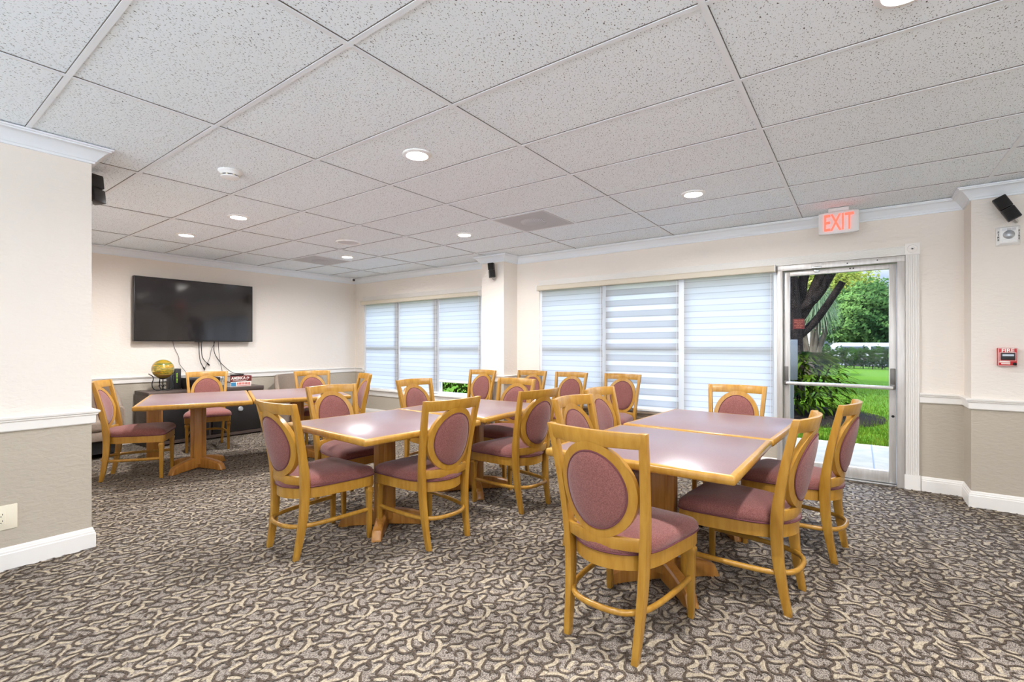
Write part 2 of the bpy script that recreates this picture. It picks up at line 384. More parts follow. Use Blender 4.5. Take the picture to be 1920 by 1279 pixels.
for kx in range(int((XE - XW) / TX) + 2):
    for ky in range(int((YN + 1.6) / TY) + 2):
        ox, oy = XW - .2 + kx * TX, -1.6 + ky * TY
        nm = 0
        for mi, a, z in motifs:
            q = a + np.array((ox, oy)); zi = z + .00004 * nm; nm += 1
            if q[:, 1].min() < -1.5 or q[:, 0].min() < XW - .05 or q[:, 0].max() > XE + .1 or q[:, 1].max() > YN + .05: continue
            n = len(q); fv.append(np.c_[q, zi + np.arange(n) * .00001])
            for i in range(0, n - 2, 2): ff.append((off + i, off + i + 1, off + i + 3, off + i + 2))
            fm += [mi] * ((n - 2) // 2); off += n
me = bpy.data.meshes.new('floor'); me.from_pydata(np.concatenate(fv).tolist(), [], ff)
for k in ('carpet', 'carpet_dark', 'carpet_pale', 'bounce_floor'): me.materials.append(M[k])
me.polygons.foreach_set('material_index', fm); me.update()
fl = bpy.data.objects.new('floor', me); COL.objects.link(fl); struct(fl)
bm_ = bmesh.new(); bm_.from_mesh(me)
for q in bm_.faces:
    if q.normal.z < 0: q.normal_flip()
bm_.to_mesh(me); bm_.free()
b = MB(); b.box(XW - .3, XE + .3, YS - .3, YN + .2, -.25, -.01); struct(b.build('slab', M['concrete'], smooth=0))

# ceiling: tile sheet 6 mm above the exposed tee grid, lay-in cells follow the grid
GX, GY = -.4524, .559
b = MB(); b.box(XW - .05, XE + .1, YS - .1, YN + .05, CEIL + .006, CEIL + .05); struct(b.build('ceiling', M['tile'], smooth=0))
b = MB()
for k in range(-7, 5):
    x = GX + 1.2192 * k
    if XW < x < XE: b.box(x - .012, x + .012, YS, YN, CEIL - .001, CEIL + .01)
for k in range(-10, 9):
    y = GY + .6096 * k
    if YS < y < YN: b.box(XW, XE, y - .0115, y + .0115, CEIL, CEIL + .01)
xs = GX - 1.2192 * 1.5; b.box(xs - .012, xs + .012, GY + .6096 * 5, GY + .6096 * 6, CEIL, CEIL + .01)
xs = GX - 1.2192 * 4.5; b.box(xs - .012, xs + .012, GY + .6096 * 5, GY + .6096 * 6, CEIL, CEIL + .01)
b.cur = 1  # thin strips coloured as the shade along one side of each tee
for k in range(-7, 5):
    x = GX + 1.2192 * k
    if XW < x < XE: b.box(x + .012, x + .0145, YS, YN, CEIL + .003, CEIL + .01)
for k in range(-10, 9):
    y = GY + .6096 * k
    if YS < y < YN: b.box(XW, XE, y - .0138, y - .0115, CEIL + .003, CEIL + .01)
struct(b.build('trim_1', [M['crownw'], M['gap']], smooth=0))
b = MB(); b.box(XW - .5, XE + .5, YS - .5, YN + .55, TOP, TOP + .2); struct(b.build('roof', M['concrete'], smooth=0))  # unseen roof slab put in to block the sun

b = MB(); b.box(XW - .2, XW, YL - .2, YN + .2, 0, TOP); struct(b.build('wall_left', M['wall'], smooth=0))
b = MB(); b.box(XW - .2, XL, YS - .2, YL, 0, TOP); struct(b.build('wall_front', M['wall'], smooth=0))
b = MB()
T = YN + .2
b.box(XW, LW[0], YN, T, 0, TOP); b.box(LW[0], LW[1], YN, T, 0, LW[2]); b.box(LW[0], LW[1], YN, T, LW[3], TOP)
b.box(LW[1], RW[0], YN, T, 0, TOP); b.box(RW[0], RW[1], YN, T, 0, RW[2]); b.box(RW[0], DX[1], YN, T, RW[3], TOP)
b.box(DX[1], XE + .2, YN, T, 0, TOP)
b.box(*COLX, YP, YN, 0, TOP)
b.box(PX, XE + .2, YP, YN, 0, TOP)
struct(b.build('wall_back', M['wall'], smooth=0))
# unseen side of the hall: walls opened for added glazing that brings fill daylight
b = MB()
b.box(XE, XE + .2, YS, YP, 0, .35); b.box(XE, XE + .2, YS, YP, 2.35, TOP)
b.box(XE, XE + .2, YS, YS + .2, .35, 2.35)
b.box(XE, XE + .2, -2.6, YP, .35, 2.35)
struct(b.build('wall_right', M['wall'], smooth=0))
b = MB()
b.box(XL, XE + .2, YS - .2, YS, 0, .35); b.box(XL, XE + .2, YS - .2, YS, 2.35, TOP)
for x in (XL, -1.4, 1.1, 3.4): b.box(x, x + .2, YS - .2, YS, .35, 2.35)
struct(b.build('wall_rear', M['wall'], smooth=0))

# mouldings
P_CROWN = [(0, 2.374), (.013, 2.374), (.015, 2.386), (.021, 2.389), (.023, 2.397), (.034, 2.410), (.055, 2.436), (.072, 2.446), (.078, 2.448), (.080, 2.456), (.088, 2.458), (.090, CEIL), (0, CEIL)]
def p_rail(z): return [(0, z), (.010, z), (.016, z + .006), (.017, z + .052), (.026, z + .058), (.026, z + .064), (.034, z + .070), (.036, z + .080), (.028, z + .085), (0, z + .085)]
P_BASE = [(0, 0), (.017, 0), (.017, .090), (.013, .094), (.013, .104), (.008, .108), (.007, .120), (.003, .126), (0, .126)]
per = [(XL, YS), (XL, YL), (XW, YL), (XW, YN), (COLX[0], YN), (COLX[0], YP), (COLX[1], YP), (COLX[1], YN), (PX, YN), (PX, YP), (XE, YP)]
sweep(per, P_CROWN, 'trim_2', M['crownw'])
sweep([(XL, YS), (XL, YL), (XW, YL), (XW, YN), (LW[0] - .01, YN)], p_rail(.768), 'trim_3', M['white'])
sweep([(LW[1] + .01, YN), (COLX[0], YN), (COLX[0], YP), (COLX[1], YP), (COLX[1], YN), (RW[0] - .01, YN)], p_rail(.762), 'trim_4', M['white'])
sweep([(.418, YN), (PX, YN), (PX, YP), (XE, YP)], p_rail(.757), 'trim_5', M['white'])
sweep([(XL, YS), (XL, YL), (XW, YL)], P_BASE, 'baseboard_front', M['white'])
sweep([(XW, YL), (XW, YN)], P_BASE, 'baseboard_left', M['white'])
sweep([(XW, YN), (COLX[0], YN), (COLX[0], YP), (COLX[1], YP), (COLX[1], YN), (DX[0], YN)], P_BASE, 'baseboard_back', M['white'])
sweep([(.43, YN), (PX, YN), (PX, YP), (XE, YP)], P_BASE, 'baseboard_right', M['white'])

# fluted casings
def fluted(b, x0, x1, z0, z1, horiz):
    y = YN
    b.box(x0, x1, y - .012, y, z0, z1)
    n = 7; w = ((z1 - z0) if horiz else (x1 - x0)) / (2 * n + 1)
    for i in range(n + 1):
        a = 2 * i * w
        if horiz: b.box(x0, x1, y - .021, y - .01, z0 + a, z0 + a + w)
        else: b.box(x0 + a, x0 + a + w, y - .021, y - .01, z0, z1)
b = MB(); fluted(b, -3.475, .325, 2.04, 2.118, True); struct(b.build('trim_6', M['white'], smooth=0))
b = MB(); fluted(b, LW[0], LW[1], 2.045, 2.118, True); struct(b.build('trim_7', M['white'], smooth=0))
b = MB(); fluted(b, .325, .415, .13, 2.045, False)
b.box(.318, .425, YN - .022, YN, 0, .13)
b.box(.320, .420, YN - .024, YN, 2.040, 2.135)
for r0, r1, d in ((.036, .030, .030), (.020, .012, .032)):
    b.lathe([(r0, 0), (r0, .004), (r1, .008), (r1 * .5, .004)], 24, (.370, YN - .024, 2.088), Matrix.Rotation(R(90), 3, 'X'))
struct(b.build('trim_8', M['white'], smooth=30))
b = MB()
b.box(LW[0] - .02, LW[1] + .02, YN - .05, YN + .03, .455, .478); b.box(LW[0] + .02, LW[1], YN - .016, YN, .365, .455)
struct(b.build('trim_9', M['white'], bevel=.003))
b = MB()                                              # tan louvred ledge under the wide window
b.box(RW[0] - .01, RW[1] + .02, YN - .05, YN + .03, .462, .485)
for k in range(3): b.box(RW[0], RW[1], YN - .030 + .006 * (k % 2), YN, .405 + k * .019, .420 + k * .019)
b.box(RW[0], RW[1], YN - .012, YN, .40, .462)
struct(b.build('trim_10', M['sill_tan'], bevel=.002))

def window(name, x0, x1, z0, z1, muls):
    b = MB(); y = YN + .012
    b.box(x0, x0 + .05, y, y + .06, z0, z1); b.box(x1 - .05, x1, y, y + .06, z0, z1)
    b.box(x0 + .002, x1 - .002, y - .003, y + .057, z0 + .002, z0 + .05); b.box(x0 + .002, x1 - .002, y - .003, y + .057, z1 - .05, z1 - .002)
    for q in muls: b.box(q - .06, q + .06, y, y + .06, z0, z1)
    b.box(x0, x1, y + .01, y + .05, 1.22, 1.26)
    o = struct(b.build(name, M['crownw'], bevel=.003))
    b = MB(); b.box(x0 + .02, x1 - .02, y + .028, y + .034, z0 + .02, z1 - .02); b.build('glass', M['glass'], o, smooth=0)
    return o
window('window_1', *LW, (-6.33, -5.41)); window('window_2', *RW, (-2.522, -1.597))
def add_fill_window(name, pts_axis, lo, hi, c, muls):
    b = MB(); g = MB()
    def bx(a0, a1, z0, z1, t=.03, q=b):
        if pts_axis == 'y': q.box(c - t, c + t, a0, a1, z0, z1)
        else: q.box(a0, a1, c - t, c + t, z0, z1)
    bx(lo, hi, .35, .40); bx(lo, hi, 2.30, 2.35)
    for a in [lo, hi - .05] + muls: bx(a, a + .05, .35, 2.35)
    o = struct(b.build(name, M['alu'], smooth=0)); bx(lo, hi, .37, 2.33, .003, g); g.build('glass', M['glass'], o, smooth=0)
add_fill_window('fill_window_3', 'y', YS + .2, -2.6, XE + .1, [-3.9]); add_fill_window('fill_window_4', 'x', XL + .2, XE, YS - .1, [-2.6, -.1, 2.3])  # unseen windows added to let fill daylight into the room

# zebra roller blinds and their cassettes
bands = [blind_mat('dense zebra weave', .46, .52, 0, .5), blind_mat('open zebra weave', .33, .64, .045, .45), blind_mat('pale zebra weave', .47, .53, .02, .5)]
def blind(x0, x1, zb, m, label, rail=True, grp='zebra blinds over the windows'):
    r = thing('zebra_blind', label, 'blind', ((x0 + x1) / 2, YN - .02, zb), 0, grp); w = (x1 - x0) / 2; h = 1.985 - zb
    b = MB(); n = int(h / .065)
    rr = []
    for i in range(n + 1):
        z = h * i / n; yy = .004 * math.sin(i * math.pi / 2)
        rr.append([(-w, yy, z), (w, yy, z)])
    for i in range(n): b.add(rr[i] + rr[i + 1], [(0, 1, 3, 2)])
    f = b.build('fabric', m, r)
    b = MB(); b.box(-w, w, -.012, .012, -.022, .004); b.build('bottom_rail', M['white_pl'], r, bevel=.004)
    b = MB(); b.tube([(w - .012, -.022, 0.0), (w - .012, -.022, h * .5), (w - .012, -.022, h - .02)], .0022, 6); b.build('bead_chain', M['white_pl'], r)
blind(-7.16, -6.30, .50, bands[0], 'white zebra blind in the corner window, first from the television wall')
blind(-6.255, -5.375, .52, bands[2], 'white zebra blind in the corner window, middle of its three')
blind(-5.33, -4.49, .70, bands[0], 'white zebra blind beside the square column, bottom raised above dark glass')
blind(-3.42, -2.545, .515, bands[0], 'white zebra blind in the wide window, first beside the column')
blind(-2.50, -1.625, .515, bands[1], 'white zebra blind with the boldest open stripes, middle of the wide window')
blind(-1.565, -.70, .515, bands[2], 'white zebra blind next to the glass exit door')
for x0, x1, lab in ((LW[0], LW[1], 'long beige blind headbox over the corner window'), (RW[0], -.672, 'long beige blind headbox over the wide window by the door')):
    r = thing('blind_cassette', lab, 'blind headbox', ((x0 + x1) / 2, YN, 1.98), 0, 'beige blind headboxes'); w = (x1 - x0) / 2
    b = MB(); b.rings([[(s * w, -.075, 0), (s * w, -.080, .012), (s * w, -.080, .050), (s * w, -.066, .064), (s * w, 0, .064), (s * w, 0, 0)] for s in (-1, 1)]); b.build('housing', M['beige'], r, smooth=30)
    for s in (-1, 1):
        b = MB(); b.box(s * w - .004, s * w + .004, -.083, 0, -.004, .068); b.build('end_cap', M['white_pl'], r, bevel=.002)

# ------------------------------------------------------------------ glass exit door
dr = bpy.data.objects.new('door_1', None); COL.objects.link(dr); dr.location = (0, YN + .03, 0); struct(dr)
b = MB()
for x0, x1 in ((-.66, -.612), (.268, .322)): b.box(x0, x1, -.05, .09, 0, 2.03)
b.box(-.659, .321, -.053, .085, 1.985, 2.035)
b.build('door_frame', M['alu'], dr, bevel=.003)
b = MB(); b.box(-.612, .268, -.04, .10, 0, .018); b.build('threshold', M['steel'], dr, bevel=.003)
b = MB()
b.box(-.608, -.556, 0, .045, .022, 1.98); b.box(.214, .264, 0, .045, .022, 1.98); b.box(-.556, .214, 0, .045, .022, .125); b.box(-.556, .214, 0, .045, 1.935, 1.98)
leaf = b.build('door_leaf', M['alu'], dr, bevel=.003)
b = MB(); b.box(-.556, .214, .018, .026, .125, 1.935); b.build('glass', M['glass'], leaf, smooth=0)
b = MB(); b.tube([(-.58, -.06, .883), (-.2, -.062, .883), (.24, -.06, .876)], .016, 12)
pb = b.build('push_bar', M['alu'], dr)
for x in (-.585, .240):
    b = MB(); b.box(x - .018, x + .018, -.016, .004, .86, 1.045); b.box(x - .012, x + .012, -.068, -.01, .862, .905); b.build('bar_bracket', M['bracket'], dr, bevel=.004)
b = MB(); b.box(-.37, -.29, -.065, -.05, 1.986, 2.004); b.box(-.35, -.31, -.03, .0, 1.955, 1.975); b.build('catch', M['steel'], dr, bevel=.002)
for x, z in ((-.09, 2.008), (.13, 2.014), (-.07, 1.965), (-.045, 1.965)):
    b = MB(); b.lathe([(.006, 0), (.006, .003), (.003, .004)], 10, (x, -.05 if z > 2 else 0, z), Matrix.Rotation(R(90), 3, 'X')); b.build('bolt', M['dark'], dr)
b = MB(); b.lathe([(.011, 0), (.011, .006), (.007, .008)], 14, (.241, 0, .62), Matrix.Rotation(R(90), 3, 'X')); b.build('lock', M['dark'], dr)
r = thing('notice_sticker', 'small maroon emergency notice stuck on the door glass', 'sign', (-.480, YN + .046, 1.462))
b = MB(); b.box(-.048, .048, -.0012, .0012, -.05, .05); b.build('panel', M['sticker'], r, smooth=0)
text('lettering', 'OPEN IN AN\nEMERGENCY\nONLY\nALARM WILL\nSOUND', .0165, M['sticker_t'], r, (0, -.0016, 0), (R(90), 0, 0), .0003, .82, .0003, space=1.02)

# ------------------------------------------------------------------ the oval-back chair
def lerp_tab(tab, z):
    for (a, p), (b_, q) in zip(tab, tab[1:]):
        if z <= b_: return p + (q - p) * (z - a) / (b_ - a)
    return tab[-1][1]
def smooth_tab(tab, z): return (lerp_tab(tab, z - .03) + 2 * lerp_tab(tab, z) + lerp_tab(tab, z + .03)) / 4 if .03 < z < .89 else lerp_tab(tab, z)
YT = [(0, -.245), (.12, -.222), (.25, -.204), (.38, -.198), (.50, -.205), (.65, -.229), (.80, -.261), (.93, -.292)]
XT = [(0, .157), (.42, .176), (.93, .212)]
SAG = .05
def back(x, z, o):                                    # point on the bowed back surface, o = offset to the rear
    y0 = smooth_tab(YT, z); w = smooth_tab(XT, z)
    return (x, y0 - SAG * (1 - min(1, (x / w) ** 2)) - o, z)
OUT = chaikin([(-.13, .258, 0), (.13, .258, 0), (.238, .252, 0), (.240, .17, 0), (.218, .02, 0), (.200, -.11, 0), (.150, -.205, 0), (.055, -.262, 0), (-.055, -.262, 0), (-.150, -.205, 0), (-.200, -.11, 0), (-.218, .02, 0), (-.240, .17, 0), (-.238, .252, 0)], 2)
def outline(s, z, inset=0):
    o = []
    for i, p in enumerate(OUT):
        q = Vector((p.x * s, p.y * s, z))
        if inset:
            a, c = OUT[i - 1], OUT[(i + 1) % len(OUT)]; t = (c - a).normalized(); q += Vector((-t.y, t.x, 0)) * inset * (1 if True else 0)
        o.append(q)
    return o
# the outline runs clockwise seen from above or not: decide the inward side once
_ar = sum(OUT[i - 1].x * OUT[i].y - OUT[i].x * OUT[i - 1].y for i in range(len(OUT)))
INW = 1 if _ar > 0 else -1
def make_chair():
    t = thing('dining_chair', '', 'chair', group='oval-back dining chairs')
    W = M['wood']
    b = MB()
    b.rings([outline(.96, .402), outline(1.0, .412), outline(1.012, .426), outline(1.0, .442), outline(.95, .458), outline(.84, .470), outline(.6, .480), outline(.3, .484), outline(.02, .485)])
    seat = b.build('seat', M['fabric'], t, smooth=60)
    b = MB(); b.tube([p + Vector((0, 0, .413)) for p in outline(1.008, 0)], .0035, 6, loop=True); b.build('piping', M['piping'], seat)
    b = MB(); b.rings([outline(1, .345, .006 * INW), outline(1, .405, .006 * INW), outline(1, .405, .026 * INW), outline(1, .345, .026 * INW)], loop=True)
    b.build('seat_frame', W, t, smooth=30)
    for s in (-1, 1):                                 # front legs: squared head, turned collar, taper
        b = MB(); cx, cy = s * .208, .222
        for z0, z1, h0, h1 in ((.340, .407, .0205, .0205),): b.box(cx - h0, cx + h0, cy - h0, cy + h0, z0, z1)
        prof = [(.013, 0.0), (.0165, .26), (.0175, .288), (.0185, .292), (.0215, .312), (.0215, .322), (.016, .330), (.0155, .336), (.0205, .342)]
        b.rings([[(cx + a * q, cy + c * q, z) for a, c in ((-1, -1), (1, -1), (1, 1), (-1, 1))] for q, z in prof])
        b.build('leg', W, t, bevel=.003, seg=2)
    for s in (-1, 1):                                 # rear leg running up into the back post
        b = MB(); rr = []
        for i in range(27):
            z = .917 * i / 26; x = smooth_tab(XT, z); y = smooth_tab(YT, z)
            hx = .0155 if z > .3 else .0135 + .002 * z / .3
            hy = lerp_tab([(0, .0165), (.25, .024), (.45, .026), (.6, .021), (.93, .0155)], z)
            rr.append([(s * x + a * hx, y + c * hy, z) for a, c in ((-1, -1), (1, -1), (1, 1), (-1, 1))])
        b.rings(rr); b.build('back_post', W, t, bevel=.003, seg=2)
    def bowed(z0, z1, hw, th, crest=0, n=16):
        b = MB(); rr = []
        for i in range(n + 1):
            x = -hw + 2 * hw * i / n; c = crest * (1 - (x / hw) ** 2)
            rr.append([back(x, z0, -th / 2), back(x, z0, th / 2), back(x, z1 + c, th / 2), back(x, z1 + c, -th / 2)])
        return b.rings(rr)
    bowed(.853, .915, .222, .024, .004).build('top_rail', W, t, bevel=.003)
    bowed(.430, .482, .180, .022).build('cross_rail', W, t, bevel=.003)
    CZ, A, B_, a_, b_i = .668, .172, .200, .138, .165
    n = 48; b = MB(); rr = []
    for i in range(n):
        c, s_ = math.cos(2 * math.pi * i / n), math.sin(2 * math.pi * i / n)
        o_ = (A * c, CZ + B_ * s_); i_ = (a_ * c, CZ + b_i * s_)
        rr.append([back(*o_, -.013), back(*o_, .013), back(*i_, .013), back(*i_, -.013)])
    b.rings(rr, loop=True); b.build('oval_frame', W, t, smooth=40)
    b = MB(); rr = []
    for k, o in ((.995, -.006), (.985, -.015), (.93, -.022), (.75, -.029), (.45, -.033), (.12, -.035)):
        rr.append([back(a_ * k * math.cos(2 * math.pi * i / n), CZ + b_i * k * math.sin(2 * math.pi * i / n), o) for i in range(n)])
    f = [[Vector((p[0], p[1], p[2])) for p in q] for q in rr]
    g = []
    for k, o in ((.12, .032), (.45, .030), (.75, .027), (.93, .020), (.985, .014), (.995, .006)):
        g.append([back(a_ * k * math.cos(2 * math.pi * i / n), CZ + b_i * k * math.sin(2 * math.pi * i / n), o) for i in range(n)])
    b.rings(list(reversed(rr)) + list(reversed(g)))
    pad = b.build('back_cushion', M['fabric'], t, smooth=60)
    for o in (-.016, .016):
        b = MB(); b.tube([back(a_ * .985 * math.cos(2 * math.pi * i / n), CZ + b_i * .985 * math.sin(2 * math.pi * i / n), o) for i in range(n)], .0035, 6, loop=True); b.build('piping', M['piping'], pad)
    hp = chaikin([(-.206, .222, .185), (-.203, .06, .187), (-.190, -.10, .188), (-.165, -.20, .188), (-.09, -.272, .188), (.09, -.272, .188), (.165, -.20, .188), (.190, -.10, .188), (.203, .06, .187), (.206, .222, .185)], 2, False)
    b = MB(); b.tube(hp, .0135, 10, flat=(.85, 1)); b.build('stretcher', W, t, smooth=60)
    return t
CH = [
 (-.848, 2.047, -4.1, 'honey wood oval-back chair nearest the camera, its whole back turned toward us'),
 (-.493, 2.710, 84.5, 'oval-back chair seen side-on at the door-side tables, next to the nearest chair'),
 (-.335, 3.481, 82.1, 'oval-back chair seen side-on in front of the glass door, its back overlapping the lawn view'),
 (-.829, 4.056, 180.4, 'oval-back chair facing the camera at the window end of the door-side tables'),
 (-1.225, 2.738, -94, 'oval-back chair with pale glare on its top rail, pushed in behind the nearest chair'),
 (-1.356, 3.411, -92, 'oval-back chair with lilac-lit oval, second along the hidden side of the door-side tables'),
 (-2.242, 4.994, 180.5, 'oval-back chair lined up under the wide window, closest of that row to the door'),
 (-2.908, 4.967, 180.5, 'oval-back chair lined up under the wide window, middle of that row of three'),
 (-3.519, 4.999, 180.3, 'oval-back chair lined up under the wide window, at the column end of the row'),
 (-4.146, 4.725, 180.6, 'oval-back chair standing right in front of the square column under its speaker'),
 (-2.802, 3.645, 181.6, 'oval-back chair facing the camera at the window end of the middle tables'),
 (-3.277, 3.244, -90.5, 'oval-back chair at the middle tables in front of the corner window blinds'),
 (-3.286, 2.325, -92.4, 'oval-back chair on the television side of the middle tables, at the table nearer the camera'),
 (-2.795, 1.743, -1.3, 'oval-back chair seen from behind at the near end of the middle tables'),
 (-2.342, 2.227, 83.6, 'oval-back chair half turned away at the near corner of the middle tables, touching its neighbour'),
 (-2.247, 3.083, 82.9, 'oval-back chair half turned away, second along the aisle side of the middle tables'),
 (-5.620, 1.596, -29.6, 'oval-back chair seen from the side beside the white-trimmed pillar, alone on the carpet'),
 (-6.439, 2.514, -110.4, 'oval-back chair between the media console and the corner tables, facing the camera'),
 (-5.541, 3.439, -105.1, 'oval-back chair in front of the taupe armchair at the far corner table'),
 (-4.814, 3.253, 159.8, 'oval-back chair seen almost edge-on at the window end of the corner tables'),
]
proto = make_chair()
for i, (x, y, a, lab) in enumerate(CH):
    if i == 0: proto.location = (x, y, 0); proto.rotation_euler = (0, 0, R(a)); proto['label'] = lab
    else: dup(proto, (x, y, 0), R(a), lab)

# ------------------------------------------------------------------ pedestal tables
def make_table(w, d, loc, rz, label, arm=.31):
    K = 1.06; w *= K; d *= K; loc = (loc[0] * K, loc[1] * K, 0)
    t = thing('pedestal_table', label, 'table', loc, rz, 'pedestal dining tables')
    w /= 2; d /= 2
    b = MB(); b.box(-w + .022, w - .022, -d + .022, d - .022, .692, .7205); b.build('tabletop', M['laminate'], t, bevel=.001)
    prof = [(-.026, .720), (-.010, .720), (-.004, .717), (0, .708), (0, .692), (-.004, .683), (-.010, .680), (-.026, .680)]
    c = [(-w, -d), (w, -d), (w, d), (-w, d)]; rr = []
    for sx, sy in ((-1, -1), (1, -1), (1, 1), (-1, 1)):
        for k, an in enumerate((-30, 0, 30)):
            rad = .012
            ring = []
            for o, z in prof:
                q = Vector((sx, sy)).normalized() * (rad + o) * 1.0
                ca, sa = math.cos(R(an)), math.sin(R(an)); q = Vector((q.x * ca - q.y * sa, q.x * sa + q.y * ca))
                if o < -.02: q = Vector((sx, sy)) * (o)
                ring.append((sx * (w - rad * .6) + q.x, sy * (d - rad * .6) + q.y, z))
            rr.append(ring)
    b = MB(); b.rings(rr, loop=True); b.build('edge_band', M['wood'], t, smooth=45)
    b = MB(); b.box(-w + .05, w - .05, -d + .05, d - .05, .670, .692); b.build('underframe', M['wood_dark'], t)
    b = MB(); a, h = .033, .068
    sec = [(-a, -h), (a, -h), (a, -a), (h, -a), (h, a), (a, a), (a, h), (-a, h), (-a, a), (-h, a), (-h, -a), (-a, -a)]
    b.rings([[(x, y, z) for x, y in sec] for z in (.05, .67)]); b.build('column', M['wood_dark'], t, bevel=.004)
    for k in range(4):
        an = R(45 + 90 * k); rr = []
        for i in range(13):
            u = i / 12; r = .02 + (arm - .02) * u
            zt = .118 - .055 * u ** 1.6 - (.05 * max(0, (u - .88) / .12) ** 2); zb = .0 if u > .78 else .012 * (1 - u) + .004
            hw = .034 - .004 * u
            rr.append([(r, -hw, zb), (r, hw, zb), (r, hw, zt - .012), (r, hw * .7, zt), (r, -hw * .7, zt), (r, -hw, zt - .012)])
        b = MB(); m3 = Matrix.Rotation(an, 3, 'Z'); b.rings([[m3 @ Vector(p) for p in q] for q in rr]); b.build('foot', M['wood_dark'], t, bevel=.003)
    return t
make_table(.85, .868, (-.805, 2.405, 0), R(-.5), 'square pedestal table with cool window glare, behind the nearest chair')
make_table(.86, .90, (-.775, 3.330, 0), R(-3), 'square pedestal table in front of the glass door, on the window side of its pair')
make_table(.90, .88, (-2.530, 2.045, 0), R(-4), 'square pedestal table of the middle pair, nearer the camera')
make_table(.88, .92, (-2.55, 2.985, 0), R(3), 'square pedestal table of the middle pair, nearer the windows')
make_table(1.16, .86, (-5.15, 1.93, 0), R(-22.5), 'pedestal table of the corner pair, between the pillar and the television')
make_table(1.10, .86, (-4.82, 2.74, 0), R(-22.5), 'pedestal table of the corner pair, nearer the corner window')
t = thing('side_table', 'low wooden panel-leg table tucked behind the corner table by the console', 'table', (-6.30, 1.93, 0), R(-33))
b = MB(); b.box(-.16, .22, -.07, .07, .60, .64); b.build('tabletop', M['wood_dark'], t, bevel=.004)
b = MB(); b.box(-.02, .02, -.07, .07, 0, .60); b.build('leg', M['wood_dark'], t, bevel=.003)

# ------------------------------------------------------------------ media corner
def tv():
    t = thing('television', 'large wall-mounted flat television with a dark glossy screen', 'television', (-7.44, 2.774, 1.72), 0)
    b = MB(); b.box(-.02, .045, -.728, .728, -.415, .418); b.build('casing', M['black'], t, bevel=.004)
    b = MB(); b.box(.045, .048, -.718, .718, -.400, .410); b.build('screen', M['screen'], t, smooth=0)
    b = MB(); b.box(-.058, -.02, -.25, .25, -.2, .2); b.build('wall_bracket', M['black_m'], t)
    b = MB(); b.box(.040, .049, -.05, .05, -.423, -.413); b.build('sensor_bar', M['black'], t)
tv()
def cable(pts, label, rad=.004, plug=False):
    p = chaikin([(-7.47 if len(q) == 2 else q[2], q[0], q[1]) for q in pts], 2, False)
    b = MB(); b.tube(p, rad, 6); o = b.build('cable', M['black'], smooth=60); tag(o, label, 'cable', 'cables under the television')
    if plug:
        d = (p[-1] - p[-3]).normalized(); q = MB(); q.tube([p[-1], p[-1] + d * .012, p[-1] + d * .045], [.005, .010, .009], 8); q.build('plug', M['black'], o)
cable([(2.484, 1.40), (2.49, 1.307), (2.518, 1.195), (2.567, 1.093), (2.562, 1.003), (2.636, .904), (2.70, .80), (2.74, .70, -7.40)], 'thin wavy black cable hanging from the television, nearest the glass globe', .003)
cable([(2.80, 1.42), (2.804, 1.298), (2.809, 1.135), (2.825, 1.018), (2.86, .95)], 'black cable ending in a loose plug, longer of the loose pair', .0048, True)
cable([(2.835, 1.42), (2.835, 1.298), (2.841, 1.10), (2.88, 1.03), (2.91, 1.0)], 'black cable ending in a loose plug, shorter of the loose pair', .0048, True)
cable([(3.02, 1.42), (3.012, 1.287), (2.955, 1.18), (2.947, 1.074), (2.90, .97), (2.872, .90), (2.85, .80), (2.84, .70, -7.40)], 'thin black cable bending back toward the loose plugs', .003)
cable([(3.0, 1.42), (3.001, 1.275), (2.995, 1.156), (3.067, 1.024), (3.15, .93), (3.225, .842, -7.40), (3.25, .842, -7.12)], 'black cable running slantwise down to the remote on the books', .0045)
cable([(3.056, 1.42), (3.056, 1.311), (3.061, 1.132), (3.106, .89), (3.115, .78), (3.06, .68, -7.42)], 'black cable dropping straight down behind the book stack', .003)

cs = thing('media_console', 'dark espresso media console under the television', 'console', (-7.21, 2.76, 0))
b = MB(); b.box(-.25, .26, -.69, .69, .625, .675); b.build('top', M['console'], cs, bevel=.003)
for y in (-.69, .65):
    b = MB(); b.box(-.25, .25, y, y + .04, 0, .625); b.build('side_panel', M['console'], cs, bevel=.002)
b = MB(); b.box(-.25, .22, -.02, .02, .06, .625); b.build('divider', M['console'], cs)
b = MB(); b.box(-.25, .25, -.65, .65, .02, .06); b.build('bottom_panel', M['console'], cs)
b = MB(); b.box(-.25, -.235, -.65, .65, .06, .625); b.build('back_panel', M['dark'], cs)
for y0, y1 in ((-.648, -.022), (.022, .648)):
    b = MB(); b.box(.228, .242, y0, y1, .065, .56); d = b.build('door', M['black'], cs, bevel=.002)
    if y0 > 0:
        b = MB(); b.lathe([(.034, 0), (.034, .008), (.026, .016), (.010, .018)], 20, (.242, 0.375, 0.369), Matrix.Rotation(R(90), 3, 'Y')); b.build('knob', M['silver'], d)
b = MB(); b.box(.225, .245, -.65, .65, .57, .62); b.build('drawer', M['console'], cs, bevel=.002)

